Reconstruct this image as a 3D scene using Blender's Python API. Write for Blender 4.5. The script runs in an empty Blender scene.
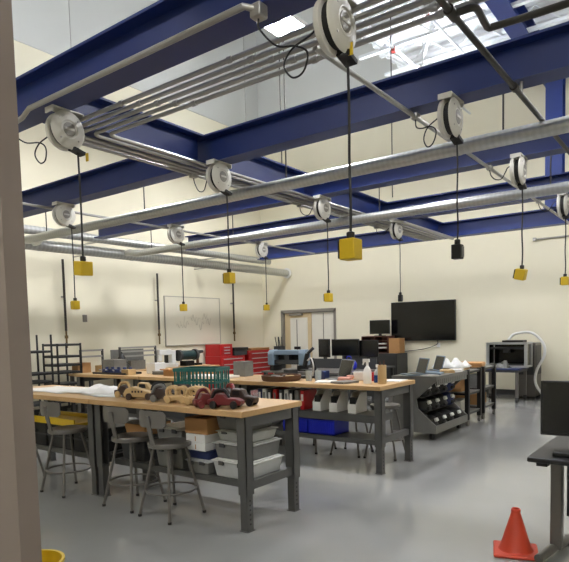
import bpy, math, random
from mathutils import Vector, Matrix
random.seed(7)
S = bpy.context.scene
COL = S.collection
PI = math.pi

# ------------------------------------------------------------------ materials
def lin(c):
    return tuple((v/12.92 if v <= .04045 else ((v+.055)/1.055)**2.4) for v in (c[0]/255, c[1]/255, c[2]/255)) + (1,)
def mat(name, rgb, rough=.5, metal=0., var=.06, scale=18., bump=0., spec=.5, trans=0., emit=None, estr=0., stretch=None):
    m = bpy.data.materials.new(name); m.use_nodes = True
    nt = m.node_tree; b = nt.nodes['Principled BSDF']
    base = lin(rgb)
    b.inputs['Roughness'].default_value = rough
    b.inputs['Metallic'].default_value = metal
    b.inputs['Specular IOR Level'].default_value = spec
    b.inputs['Base Color'].default_value = base
    if var > 0:
        tc = nt.nodes.new('ShaderNodeTexCoord'); mp = nt.nodes.new('ShaderNodeMapping')
        nt.links.new(tc.outputs['Object'], mp.inputs['Vector'])
        if stretch: mp.inputs['Scale'].default_value = stretch
        n = nt.nodes.new('ShaderNodeTexNoise'); n.inputs['Scale'].default_value = scale; n.inputs['Detail'].default_value = 4
        nt.links.new(mp.outputs['Vector'], n.inputs['Vector'])
        r = nt.nodes.new('ShaderNodeMix'); r.data_type = 'RGBA'
        r.inputs['A'].default_value = tuple(max(0, v*(1-var)) for v in base[:3])+(1,)
        r.inputs['B'].default_value = tuple(min(1, v*(1+var)) for v in base[:3])+(1,)
        nt.links.new(n.outputs['Fac'], r.inputs['Factor'])
        nt.links.new(r.outputs['Result'], b.inputs['Base Color'])
        if bump:
            bp = nt.nodes.new('ShaderNodeBump'); bp.inputs['Strength'].default_value = bump; bp.inputs['Distance'].default_value = .01
            nt.links.new(n.outputs['Fac'], bp.inputs['Height']); nt.links.new(bp.outputs['Normal'], b.inputs['Normal'])
    if trans: b.inputs['Transmission Weight'].default_value = trans
    if emit:
        b.inputs['Emission Color'].default_value = lin(emit); b.inputs['Emission Strength'].default_value = estr
    return m
def stripes(name, rgb, rgb2, rough, metal, scale, axis='X'):
    m = mat(name, rgb, rough, metal, var=0)
    nt = m.node_tree; b = nt.nodes['Principled BSDF']
    tc = nt.nodes.new('ShaderNodeTexCoord'); w = nt.nodes.new('ShaderNodeTexWave')
    w.bands_direction = axis; w.inputs['Scale'].default_value = scale; w.inputs['Distortion'].default_value = .6
    nt.links.new(tc.outputs['Object'], w.inputs['Vector'])
    r = nt.nodes.new('ShaderNodeMix'); r.data_type = 'RGBA'
    r.inputs['A'].default_value = lin(rgb); r.inputs['B'].default_value = lin(rgb2)
    nt.links.new(w.outputs['Fac'], r.inputs['Factor']); nt.links.new(r.outputs['Result'], b.inputs['Base Color'])
    bp = nt.nodes.new('ShaderNodeBump'); bp.inputs['Strength'].default_value = .025; bp.inputs['Distance'].default_value = .01
    nt.links.new(w.outputs['Fac'], bp.inputs['Height']); nt.links.new(bp.outputs['Normal'], b.inputs['Normal'])
    return m

M = dict(
    wall=mat('cream_paint', (230, 224, 200), .7, var=.02, scale=3, spec=.25),
    falloff_grey=mat('painted_light_falloff', (204, 205, 199), .45, var=.02, scale=2),  # fading light of the upper walls, put into a flat grey
    wallgrey=mat('taupe_paint', (122, 110, 100), .6, var=.04, scale=8),
    ceil=mat('white_deck', (228, 231, 232), .6, var=.03, scale=4),
    base=mat('dark_rubber', (52, 50, 48), .6),
    beam=mat('blue_steel', (18, 40, 100), .42, var=.06, scale=6),
    galv=stripes('galvanized_duct', (182, 183, 179), (190, 191, 187), .34, .8, 6, 'X'),
    galvy=stripes('galvanized_header', (180, 181, 178), (194, 195, 192), .36, .8, 4, 'Y'),
    conduit=mat('conduit_zinc', (168, 166, 160), .35, .6, var=.05),
    blackpipe=mat('black_iron', (58, 55, 50), .45, .4),
    black=mat('black_plastic', (15, 15, 16), .42),
    rubber=mat('black_rubber', (30, 29, 28), .6),
    screen=mat('screen_glass', (11, 11, 12), .18, var=0),
    reel=mat('reel_enamel', (214, 211, 201), .38, var=.03),
    reelgrey=mat('reel_hub_grey', (150, 146, 138), .45, var=.25, scale=40),
    yellow=mat('yellow_plastic', (208, 174, 30), .45),
    cartgrey=mat('light_grey_steel', (116, 115, 110), .42, .2, var=.05),
    steel=mat('dark_grey_steel', (84, 84, 82), .42, .25, var=.05),
    stool=mat('grey_enamel_steel', (108, 105, 100), .38, .3, var=.05),
    maple=mat('maple_butcher_block', (188, 152, 104), .42, var=.16, scale=9, stretch=(1, 14, 8)),
    darkgrey=mat('charcoal_laminate', (58, 59, 60), .5),
    white=mat('white_plastic', (226, 226, 222), .45, var=.03),
    paper=mat('white_paper', (218, 215, 208), .8, var=.04, bump=.3),
    cloth=mat('white_cloth', (210, 208, 202), .85, var=.05, bump=.4),
    clear=mat('frosted_plastic', (186, 188, 186), .35, var=.12, scale=14),
    smoke=mat('smoky_plastic', (112, 112, 108), .4, var=.25, scale=16),
    card=mat('cardboard', (176, 132, 84), .8, var=.1, scale=10),
    teal=mat('teal_plastic', (14, 92, 88), .45),
    tan=mat('tan_carved_wood', (190, 160, 112), .6, var=.14, scale=20),
    darkwood=mat('dark_stained_wood', (58, 42, 34), .5, var=.2, scale=20),
    redwood=mat('red_painted_wood', (104, 30, 32), .38, var=.12, scale=20),
    brown=mat('brown_wicker', (92, 62, 40), .7, var=.25, scale=40),
    red=mat('red_enamel', (176, 22, 26), .35, var=.05),
    orange=mat('orange_vinyl', (196, 64, 36), .45, var=.06),
    blue=mat('blue_plastic', (20, 34, 168), .42),
    paleblue=mat('pale_blue_plastic', (120, 138, 152), .45),
    navy=mat('navy_plastic', (40, 52, 96), .5),
    glassy=mat('glassware', (196, 204, 204), .12, var=.05, trans=.35),
    bluefluid=mat('blue_liquid', (18, 66, 134), .2, var=.03),
    laptop=mat('laptop_grey', (120, 122, 124), .4, .4),
    doorwood=mat('pale_maple_door', (206, 186, 146), .5, var=.06, scale=6, stretch=(8, 8, 1)),
    doorpale=mat('pale_door_glass', (222, 219, 206), .35, var=.03, scale=3),
    frame=mat('grey_door_frame', (132, 126, 116), .45),
    alu=mat('aluminium', (196, 198, 198), .4, .4),
    board=mat('whiteboard', (224, 218, 198), .35, var=.02),
    ink=mat('faded_marker_ink', (216, 210, 192), .4, var=0),
    organ=mat('dark_walnut_veneer', (84, 44, 32), .5, var=.12),
    led=mat('led_strip', (255, 250, 240), .5, var=0, emit=(250, 250, 255), estr=320),
    added_uplight=mat('added_uplight_glow', (255, 250, 240), .5, var=0, emit=(236, 240, 250), estr=190),  # upward glow added to brighten the upper walls and deck
    redhead=mat('sprinkler_red', (150, 40, 30), .4),
)
# glossy epoxy floor
def floor_mat():
    m = bpy.data.materials.new('grey_epoxy_floor'); m.use_nodes = True
    nt = m.node_tree; b = nt.nodes['Principled BSDF']
    tc = nt.nodes.new('ShaderNodeTexCoord')
    n1 = nt.nodes.new('ShaderNodeTexNoise'); n1.inputs['Scale'].default_value = .9; n1.inputs['Detail'].default_value = 6
    n2 = nt.nodes.new('ShaderNodeTexNoise'); n2.inputs['Scale'].default_value = 60; n2.inputs['Detail'].default_value = 2
    for n in (n1, n2): nt.links.new(tc.outputs['Object'], n.inputs['Vector'])
    r = nt.nodes.new('ShaderNodeMix'); r.data_type = 'RGBA'
    r.inputs['A'].default_value = lin((140, 140, 138)); r.inputs['B'].default_value = lin((160, 160, 157))
    nt.links.new(n1.outputs['Fac'], r.inputs['Factor']); nt.links.new(r.outputs['Result'], b.inputs['Base Color'])
    mr = nt.nodes.new('ShaderNodeMapRange'); mr.inputs['To Min'].default_value = .07; mr.inputs['To Max'].default_value = .17
    nt.links.new(n1.outputs['Fac'], mr.inputs['Value']); nt.links.new(mr.outputs['Result'], b.inputs['Roughness'])
    bp = nt.nodes.new('ShaderNodeBump'); bp.inputs['Strength'].default_value = .05; bp.inputs['Distance'].default_value = .004
    nt.links.new(n2.outputs['Fac'], bp.inputs['Height']); nt.links.new(bp.outputs['Normal'], b.inputs['Normal'])
    b.inputs['Specular IOR Level'].default_value = .6
    return m
M['floor'] = floor_mat()

# ------------------------------------------------------------------ mesh builder
class MB:
    def __init__(s): s.v = []; s.f = []
    def add(s, vs, fs, mx=None):
        o = len(s.v)
        s.v += [tuple(mx @ Vector(p)) if mx else tuple(p) for p in vs]
        s.f += [tuple(i+o for i in f) for f in fs]; return s
    def box(s, x0, x1, y0, y1, z0, z1, mx=None):
        return s.add([(x0,y0,z0),(x1,y0,z0),(x1,y1,z0),(x0,y1,z0),(x0,y0,z1),(x1,y0,z1),(x1,y1,z1),(x0,y1,z1)],
                     [(0,3,2,1),(4,5,6,7),(0,1,5,4),(1,2,6,5),(2,3,7,6),(3,0,4,7)], mx)
    def bx(s, c, d, rz=0, rx=0, ry=0):
        mx = Matrix.Translation(c) @ Matrix.Rotation(rz,4,'Z') @ Matrix.Rotation(ry,4,'Y') @ Matrix.Rotation(rx,4,'X')
        return s.box(-d[0]/2, d[0]/2, -d[1]/2, d[1]/2, -d[2]/2, d[2]/2, mx)
    def tube(s, pts, r, n=10, closed=False, r1=None):
        pts = [Vector(p) for p in pts]; k = len(pts); vs = []; fs = []
        up = None
        for i, p in enumerate(pts):
            a = pts[(i-1) % k] if (closed or i > 0) else p
            c = pts[(i+1) % k] if (closed or i < k-1) else p
            t = (c-a).normalized()
            if up is None:
                up = Vector((0,0,1)) if abs(t.z) < .9 else Vector((1,0,0))
            u = (up - t*up.dot(t)).normalized(); w = t.cross(u); up = u
            rr = r if r1 is None else r+(r1-r)*i/(k-1)
            for j in range(n):
                q = 2*PI*j/n; vs.append(p + (u*math.cos(q)+w*math.sin(q))*rr)
        for i in range(k if closed else k-1):
            for j in range(n):
                a = i*n+j; b2 = i*n+(j+1) % n; c = ((i+1) % k)*n+(j+1) % n; d = ((i+1) % k)*n+j
                fs.append((a, b2, c, d))
        if not closed:
            fs.append(tuple(range(n-1,-1,-1))); fs.append(tuple((k-1)*n+j for j in range(n)))
        return s.add(vs, fs)
    def cyl(s, p0, p1, r, r1=None, n=20): return s.tube([p0, p1], r, n, r1=r1)
    def lathe(s, prof, n=28, c=(0,0,0), mx=None):
        vs = []; fs = []; k = len(prof)
        for (r, z) in prof:
            for j in range(n):
                q = 2*PI*j/n; vs.append((r*math.cos(q), r*math.sin(q), z))
        for i in range(k-1):
            for j in range(n):
                fs.append((i*n+j, i*n+(j+1)%n, (i+1)*n+(j+1)%n, (i+1)*n+j))
        if prof[0][0] > 1e-5: fs.append(tuple(range(n-1,-1,-1)))
        if prof[-1][0] > 1e-5: fs.append(tuple((k-1)*n+j for j in range(n)))
        return s.add(vs, fs, Matrix.Translation(c) @ (mx or Matrix()))
    def prism(s, poly, a0, a1, axis='y', mx=None):   # poly in the other two axes
        k = len(poly); vs = []
        for a in (a0, a1):
            for (p, q) in poly:
                vs.append({'y': (p, a, q), 'x': (a, p, q), 'z': (p, q, a)}[axis])
        fs = [tuple(range(k)), tuple(range(2*k-1, k-1, -1))]
        fs += [(i, i+k, (i+1) % k+k, (i+1) % k) for i in range(k)]
        return s.add(vs, fs, mx)
    def ring(s, c, r, t, axis='z', n=32):
        pts = []
        for j in range(n):
            q = 2*PI*j/n; a, b2 = r*math.cos(q), r*math.sin(q)
            pts.append({'z': (c[0]+a, c[1]+b2, c[2]), 'x': (c[0], c[1]+a, c[2]+b2), 'y': (c[0]+a, c[1], c[2]+b2)}[axis])
        return s.tube(pts, t, 8, closed=True)
    def build(s, name, m, parent=None, loc=None, bevel=0, angle=35):
        me = bpy.data.meshes.new(name); me.from_pydata(s.v, [], s.f)
        me.validate(); me.update()
        import bmesh
        bm = bmesh.new(); bm.from_mesh(me); bmesh.ops.recalc_face_normals(bm, faces=bm.faces); bm.to_mesh(me); bm.free()
        for p in me.polygons: p.use_smooth = True
        me.set_sharp_from_angle(angle=math.radians(angle))
        o = bpy.data.objects.new(name, me); COL.objects.link(o)
        me.materials.append(M[m] if isinstance(m, str) else m)
        if parent: o.parent = parent
        if loc: o.location = loc
        if bevel:
            bv = o.modifiers.new('bevel', 'BEVEL'); bv.width = bevel; bv.segments = 2; bv.limit_method = 'ANGLE'
        return o

def tag(o, label, cat, group=None, kind=None):
    o['label'] = label; o['category'] = cat
    if group: o['group'] = group
    if kind: o['kind'] = kind
    return o
def thing(name, loc, label, cat, group=None, rz=0):
    o = bpy.data.objects.new(name, None); COL.objects.link(o); o.empty_display_size = .1
    o.location = loc; o.rotation_euler = (0, 0, rz)
    return tag(o, label, cat, group)
def struct(name, mb, m, label, cat, parent=None):
    o = mb.build(name, m, parent)
    if not parent: tag(o, label, cat, kind='structure')
    return o
def dup(root, loc, label, rz=None, group=None):
    r = root.copy(); COL.objects.link(r); r.location = loc; r['label'] = label
    if rz is not None: r.rotation_euler = (0, 0, rz)
    if group: r['group'] = group
    for ch in list(root.children):
        c = ch.copy(); COL.objects.link(c); c.parent = r
        for g in list(ch.children):
            d = g.copy(); COL.objects.link(d); d.parent = c
    return r
def bez(p0, p1, p2, p3, n=12):
    p0, p1, p2, p3 = map(Vector, (p0, p1, p2, p3)); out = []
    for i in range(n+1):
        t = i/n; out.append(p0*(1-t)**3+p1*3*t*(1-t)**2+p2*3*t*t*(1-t)+p3*t**3)
    return out
def smoothpath(pts, n=6):          # Catmull-Rom
    P = [Vector(p) for p in pts]; P = [P[0]*2-P[1]]+P+[P[-1]*2-P[-2]]; out = []
    for i in range(1, len(P)-2):
        for k in range(n):
            t = k/n; a, b2, c, d = P[i-1:i+3]
            out.append(.5*((2*b2)+(c-a)*t+(2*a-5*b2+4*c-d)*t*t+(3*b2-a-3*c+d)*t**3))
    out.append(P[-2]); return out

# ------------------------------------------------------------------ camera
cam_d = bpy.data.cameras.new('camera'); cam = bpy.data.objects.new('camera', cam_d); COL.objects.link(cam)
S.camera = cam
YAW, PIT, ROL, F, CX, CY = .6359, -.0681, -.0238, 572.33, 289.46, 370.66
fw = Vector((-math.sin(YAW)*math.cos(PIT), math.cos(YAW)*math.cos(PIT), math.sin(PIT)))
rt = Vector((math.cos(YAW), math.sin(YAW), 0)); up = rt.cross(fw)
r2 = rt*math.cos(ROL)+up*math.sin(ROL); u2 = up*math.cos(ROL)-rt*math.sin(ROL)
cam.matrix_world = Matrix(((r2.x, u2.x, -fw.x, 0), (r2.y, u2.y, -fw.y, 0), (r2.z, u2.z, -fw.z, 1.5), (0, 0, 0, 1)))
cam_d.sensor_fit = 'HORIZONTAL'; cam_d.sensor_width = 36; cam_d.lens = F/569*36
cam_d.shift_x = -(CX-284.5)/569; cam_d.shift_y = (CY-281)/569
cam_d.clip_start = .05

# ------------------------------------------------------------------ setting
XL, YB, XR, YF = -10.5, 13.0, 4.5, -3.0
ZH, ZD = 11.0, 6.8                      # high roof on the left, lower deck on the right
XE = -5.25                              # left edge of the lower deck
struct('floor', MB().box(XL-.2, XR+.2, YF-.2, YB+.2, -.1, 0), 'floor', 'glossy grey epoxy workshop floor', 'floor')
struct('wall_left', MB().box(XL-.2, XL, YF-.2, YB+.2, 0, ZH), 'wall', 'tall cream wall with the whiteboard on the left', 'wall')
struct('wall_right', MB().box(XR, XR+.2, YF-.2, YB+.2, 0, ZH), 'wall', 'cream wall closing the room on the right', 'wall')
struct('wall_front', MB().box(XL, XR, YF-.2, YF, 0, ZH), 'wall', 'cream wall behind the viewer', 'wall')
DX0, DX1, DZ = -9.84, -8.02, 2.08
struct('wall_back', MB().box(XL, DX0, YB, YB+.2, 0, ZH).box(DX0, DX1, YB, YB+.2, DZ, ZH).box(DX1, XR, YB, YB+.2, 0, ZH), 'wall',
       'cream wall carrying the black television', 'wall')
struct('ceiling', MB().box(XL-.2, XR+.2, YF-.2, YB+.2, ZH, ZH+.2), 'ceil', 'high smooth white ceiling on the left', 'ceiling')
# lower corrugated deck
deck = MB()
y = YF
prof = []
yy = YF
while yy < YB:
    prof += [(yy, ZD), (yy+.10, ZD), (yy+.14, ZD+.05), (yy+.22, ZD+.05)]
    yy += .26
prof = [p for p in prof if p[0] <= YB] + [(YB, ZD), (YB, ZD+.3), (YF, ZD+.3)]
deck.prism(prof, XE, XR, 'x')
struct('ceiling_lower', deck, 'ceil', 'white corrugated metal deck over the right of the room', 'ceiling')
struct('baseboard_back', MB().box(DX1+.06, XR, YB-.015, YB, 0, .11), 'base', 'dark rubber base strip along the television wall', 'baseboard')
struct('baseboard_left', MB().box(XL, XL+.015, YF, YB, 0, .11), 'base', 'dark rubber base strip along the whiteboard wall', 'baseboard')
struct('wall_partition', MB().box(-3.1, -2.0, 1.043, 1.122, 0, ZH), 'wallgrey', 'taupe end of a partition at the left edge of the photo', 'wall')
struct('wall_left_falloff', MB().box(XL, XL+.03, YF, YB, 7.0, ZH), 'falloff_grey', 'added pale grey panel imitating light falloff high on the left wall', 'wall')  # panels added so their grey stands in for dimmer light up high
struct('wall_back_falloff', MB().box(XL+.03, XE-.02, YB-.03, YB, 7.0, ZH), 'falloff_grey', 'added pale grey panel imitating light falloff on the wall left of the lower deck', 'wall')
# double door
dr = MB().box(DX0, DX0+.07, YB-.02, YB+.16, 0, DZ).box(DX1-.07, DX1, YB-.02, YB+.16, 0, DZ).box(DX0, DX1, YB-.02, YB+.16, DZ-.06, DZ+.02)
d = struct('door_1', dr, 'frame', 'double door in a grey metal frame in the television wall', 'door')
MB().box(DX0+.08, DX0+.98, YB+.06, YB+.1, .02, DZ-.07).build('door_leaf', 'doorwood', d)
l2 = MB().box(DX0+1.0, DX1-.08, YB+.06, YB+.1, .02, DZ-.07).build('door_leaf', 'doorpale', d)
MB().box(DX0+1.375, DX0+1.39, YB+.045, YB+.06, .1, DZ-.1).build('door_edge', 'frame', l2)
MB().box(DX0+.28, DX0+.86, YB+.045, YB+.06, .3, DZ-.2).build('door_window', 'doorpale', d)
MB().box(DX0+.5, DX0+.52, YB+.03, YB+.045, .35, DZ-.25).build('door_edge', 'frame', d)
MB().box(DX0+.42, DX0+.62, YB+.01, YB+.045, 1.0, 1.08).build('door_handle', 'black', d)
MB().box(DX0+.3, DX0+.7, YB-.03, YB+.06, DZ-.14, DZ-.08).build('door_closer', 'frame', d)

# ------------------------------------------------------------------ steel
ZB, ZT = 3.2, 3.48
def ibeam(mb, axis, c, a0, a1, w=.2, zb=ZB, zt=ZT, t=.018):
    h = w/2
    P = [(c-h, zb), (c+h, zb), (c+h, zb+t), (c+.008, zb+t), (c+.008, zt-t), (c+h, zt-t), (c+h, zt), (c-h, zt), (c-h, zt-t), (c-.008, zt-t), (c-.008, zb+t), (c-h, zb+t)]
    return mb.prism(P, a0, a1, axis)
BY = [2.52, 4.34, 6.22, 8.36, 10.66]
ords = ['nearest', 'second', 'third', 'fourth', 'farthest']
beamlab = ['dark blue steel beam crossing the top left corner, nearest of the five long beams',
           'long blue steel beam running from the taupe partition to the right edge, second nearest',
           'long blue steel beam just behind the nearer spiral duct, third of the five',
           'long blue steel beam half hidden by the farther spiral duct, fourth of the five',
           'long blue steel beam above the television, farthest of the five']
for i, yb in enumerate(BY):
    tag(ibeam(MB(), 'x', yb, -8.66, XR-.01).build('steel_beam', 'beam'), beamlab[i], 'beam', 'long blue beams')
crosslab = ['blue cross beam joining the nearest and second long beams behind the bent conduits',
            'blue cross beam joining the second and third long beams',
            'blue cross beam joining the third and fourth long beams',
            'blue cross beam joining the fourth and farthest long beams above the television']
for i in range(4):
    tag(ibeam(MB(), 'y', -4.22, BY[i]+.105, BY[i+1]-.105).build('cross_beam', 'beam'), crosslab[i], 'beam', 'short blue cross beams')
# roof girder and column at the right
tag(ibeam(MB(), 'y', -2.66, 4.6, 12.98, .28, 6.28, 6.62).build('roof_girder', 'beam'), 'blue roof girder under the white deck at the upper right', 'girder')
ct = thing('steel_column', (-2.19, 10.66, 0), 'blue steel column standing on the farthest long beam at the right', 'column')
cm = MB(); h = .13
cm.prism([(-h,-h),(h,-h),(h,-h+.02),(.01,-h+.02),(.01,h-.02),(h,h-.02),(h,h),(-h,h),(-h,h-.02),(-.01,h-.02),(-.01,-h+.02),(-h,-h+.02)], 3.5, 6.28, 'z')
cm.build('shaft', 'beam', ct)
MB().box(-.15, .15, -.14, .14, 3.482, 3.505).build('seat_plate', 'beam', ct)
MB().box(-.16, .16, -.16, .16, 6.285, 6.315).build('cap_plate', 'beam', ct)
# white open-web joists below the deck
jl = ['farthest', 'second farthest', 'middle', 'fourth farthest', 'fifth farthest', 'nearest visible']
for i, yj in enumerate((12.3, 11.3, 10.3, 9.3, 8.3, 7.3)):
    j = thing('roof_joist', (0, yj, 0), 'white open web joist under the corrugated deck, %s of six' % jl[i], 'joist', 'white roof joists')
    MB().box(XE, XR-.02, -.05, .05, 6.72, 6.79).build('top_chord', 'ceil', j)
    MB().box(XE+.1, XR-.4, -.04, .04, 6.30, 6.35).build('bottom_chord', 'ceil', j) if i % 2 else MB().box(XE+.1, XR-.4, -.04, .04, 6.34, 6.39).build('bottom_chord', 'ceil', j)
    w = MB(); x = XE+.1; k = 0
    while x < XR-.9:
        a, b2 = (6.36, 6.73) if k % 2 else (6.73, 6.36)
        w.cyl((x, 0, a), (x+.45, 0, b2), .014, n=6); x += .45; k += 1
    w.build('web', 'ceil', j)
# sprinkler branch in the roof
sp = thing('sprinkler_line', (0, 0, 0), 'white sprinkler pipe with red heads under the deck', 'sprinkler pipe')
MB().tube([(-4.3, 6.8, 6.1), (-4.3, 12.6, 6.1)], .025).tube([(-3.5, 7.0, 6.15), (-3.5, 11.0, 6.15), (-2.9, 11.0, 6.15)], .025).build('pipe', 'ceil', sp)
for p in ((-4.3, 9.9, 6.1), (-4.3, 8.9, 6.1), (-3.5, 8.4, 6.15)):
    MB().cyl((p[0], p[1], p[2]+.02), (p[0], p[1], p[2]-.06), .03, n=10).cyl((p[0], p[1], p[2]-.06), (p[0], p[1], p[2]-.075), .045, n=10).build('sprinkler_head', 'redhead', sp)
# diagonal white braces in the roof
tag(MB().cyl((-5.1, 11.4, 6.25), (-4.0, 9.8, 6.65), .03, n=8).build('roof_brace', 'ceil'), 'white diagonal brace under the deck rising to the right', 'brace', 'roof braces')
tag(MB().cyl((-5.05, 10.2, 6.7), (-4.1, 11.6, 6.25), .03, n=8).build('roof_brace', 'ceil'), 'white diagonal brace under the deck falling to the right', 'brace', 'roof braces')

# ------------------------------------------------------------------ pipes
def spiral(y, z, x0, x1, elbow, rods, label):
    t = thing('dust_duct', (0, y, z), label, 'duct', 'galvanized ducts between the beams')
    MB().tube([(x0, 0, 0), (x1, 0, 0)], .062, 18).build('duct_run', 'galv', t)
    for xc in (-7.2, -6.0, -4.6, -3.2, -1.8, -.4): MB().tube([(xc, 0, 0), (xc+.05, 0, 0)], .066, 18).build('collar', 'galv', t)
    e = MB(); e.tube(elbow, .064, 16); e.build('elbow', 'galv', t)
    for xr, yr, zt in rods:
        r = MB().cyl((xr, 0, .06), (xr, 0, zt-z), .008, n=6); r.build('hanger_rod', 'blackpipe', t)
    return t
spiral(4.9, 3.03, -8.55, 4.0, [(-8.54, 0, 0), (-8.66, 0, .0), (-8.78, .06, .02), (-8.84, .2, .05), (-8.95, .36, .07), (-9.15, .45, .08), (-9.26, .47, .08)],
       [(-8.1, 0, 3.5), (-5.85, 0, 3.5), (-3.6, 0, 3.5), (-1.4, 0, 3.5)], 'nearer spiral duct crossing in front of the third blue beam')
spiral(7.08, 3.03, -8.6, 4.0, [(-8.59, 0, 0), (-8.75, 0, .01), (-8.95, .06, .04), (-9.1, .14, .07), (-9.26, .2, .08)],
       [(-8.3, 0, 3.5), (-6.3, 0, 3.5), (-3.65, 0, 3.5), (-1.5, 0, 3.5)], 'farther spiral duct crossing in front of the fourth blue beam')
def header(x, z, r, y0, y1, label, endcap):
    t = thing('header_duct', (x, 0, z), label, 'duct', 'header ducts along the whiteboard wall')
    MB().tube([(0, y0, 0), (0, y1, 0)], r, 20).build('duct_run', 'galvy', t)
    for yc in (5.6, 7.6, 9.4, 11.2): MB().tube([(0, yc, 0), (0, yc+.05, 0)], r+.006, 20).build('collar', 'galvy', t)
    if endcap: MB().tube([(0, y1, 0), (0, y1+.04, 0)], r+.04, 20).build('flange', 'white', t)
    for yc in (6.9, 10.3): MB().cyl((-r*.8, yc, 0), (XL-x+.004, yc, 0), .015, n=8).build('wall_bracket', 'conduit', t)
    return t
header(-9.55, 3.12, .10, 1.5, 12.9, 'lower large duct running along the whiteboard wall to the corner', True)
header(-9.36, 3.33, .075, 1.5, 11.9, 'upper slimmer duct running along the whiteboard wall', False)

# five parallel conduits that bend beside the left reel
cl = ['first', 'second', 'third', 'fourth', 'fifth']
bx_ = [-4.42, -4.34, -4.26, -4.16, -4.07]; cy_ = [2.72, 2.80, 2.88, 2.965, 3.05]
ZC = 3.165
for i in range(5):
    X, Y = bx_[i], cy_[i]; r = .08
    arc = [(X+r-r*math.sin(q), Y+r-r*math.cos(q), ZC) for q in [k*PI/2/8 for k in range(9)]]
    t = thing('conduit', (0, 0, 0), '%s from the near side of five galvanized conduits bending along the cross beams' % cl[i], 'conduit', 'bent conduit bundle')
    MB().tube([(2.5, Y, ZC)]+arc+[(X, 10.5, ZC)], .0155, 10).build('tube', 'conduit', t)
    for xx in (-3.45+.1*i, -2.4+.1*i, -1.2): MB().cyl((xx-.02, Y, ZC), (xx+.02, Y, ZC), .021, n=10).build('coupling', 'conduit', t)
    for yy in (5.2, 7.4): MB().cyl((X, yy-.02, ZC), (X, yy+.02, ZC), .021, n=10).build('coupling', 'conduit', t)
# single conduits
def conduit(pts, r, label, boxes=(), m='conduit'):
    t = thing('conduit', (0, 0, 0), label, 'conduit', 'single conduits')
    MB().tube(pts, r, 10).build('tube', m, t)
    for b_ in boxes: MB().bx(b_, (.07, .07, .07)).build('junction_box', 'conduit', t, bevel=.008)
    return t
conduit([(-1.9, 2.9, 3.15), (-1.9, 10.3, 3.15)], .017, 'thin conduit linking the reels at the right of the photo')
conduit([(-6.86, 1.6, 3.15), (-6.86, 10.3, 3.15)], .017, 'thin conduit linking the reels next to the whiteboard wall')
conduit([(-4.36, 2.38, 3.12), (-4.18, 2.38, 3.14), (-4.05, 2.36, 3.17), (-1.98, 2.36, 3.18), (-1.94, 2.4, 3.17)], .018, 'grey conduit under the nearest beam, ending at a box by the light',
        [(-4.36, 2.38, 3.12), (-1.93, 2.42, 3.16)])
conduit([(-3.95, 8.0, 3.17), (-3.95, 10.6, 3.17)], .03, 'thick pale conduit running from the fourth beam to the one above the television')
conduit([(-3.0, 12.976, 3.32), (2.0, 12.976, 3.32)], .02, 'conduit with a square box on the wall right of the television', [(-3.05, 12.964, 3.32)])
# dark iron pipes at the right
t = thing('iron_pipe', (0, 0, 0), 'dark iron pipe crossing the beams at the upper right with a branch', 'pipe')
MB().tube([(-1.105, 1.5, 3.105), (-1.105, 8.0, 3.105)], .018, 12).build('pipe_run', 'blackpipe', t)
MB().tube(smoothpath([(-1.105, 2.97, 3.105), (-1.06, 2.99, 3.11), (-1.02, 3.0, 3.115), (-1.0, 3.04, 3.12), (-1.01, 3.2, 3.12), (-1.01, 3.26, 3.12), (-.96, 3.27, 3.12), (-.6, 3.28, 3.12), (1.5, 3.28, 3.12)], 3), .019, 12).build('branch', 'blackpipe', t)
for ya, yb in ((2.92, 3.02), (4.1, 4.15)): MB().tube([(-1.105, ya, 3.105), (-1.105, yb, 3.105)], .027, 12).build('fitting', 'blackpipe', t)
MB().cyl((-1.105, 4.3, 3.12), (-1.105, 4.3, 3.2), .012, n=8).build('hanger_rod', 'conduit', t)
# pair of thin rods from the roof
for k, xx in enumerate((-4.62, -4.55)):
    tag(MB().cyl((xx, 6.2, 3.55), (xx, 6.2, ZH-.01), .009, n=6).build('hanger_rod', 'blackpipe'), '%s of the two thin rods hanging above the third blue beam left of the lamp' % ('left', 'right')[k], 'rod', 'paired hanger rods')
tag(MB().cyl((-4.05, 8.3, 3.55), (-4.05, 8.3, ZH-.01), .009, n=6).build('hanger_rod', 'blackpipe'), 'single thin rod hanging above the fourth blue beam right of the lamp', 'rod')

# black air drops on the left wall
al = ['black air pipe on the left wall above the black rack carts', 'black air pipe on the left wall just left of the whiteboard', 'black air pipe on the left wall right of the whiteboard above the red chests']
for i, (yy, z1) in enumerate(((6.6, 3.14), (9.0, 3.02), (11.62, 3.02))):
    t = thing('air_drop', (-10.4, yy, 0), al[i], 'pipe', 'air drops')
    MB().cyl((0, 0, 1.62), (0, 0, z1-.1), .024, n=10).build('pipe', 'blackpipe', t)
    MB().cyl((0, 0, 1.28), (0, 0, 1.62), .02, n=10).bx((.0, 0, 1.5), (.05, .05, .06)).build('brass_end', mat('brass_%d' % i, (112, 92, 56), .5, .5), t)
    MB().bx((-.06, 0, 2.3), (.08, .03, .03)).build('clamp', 'conduit', t)

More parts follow.
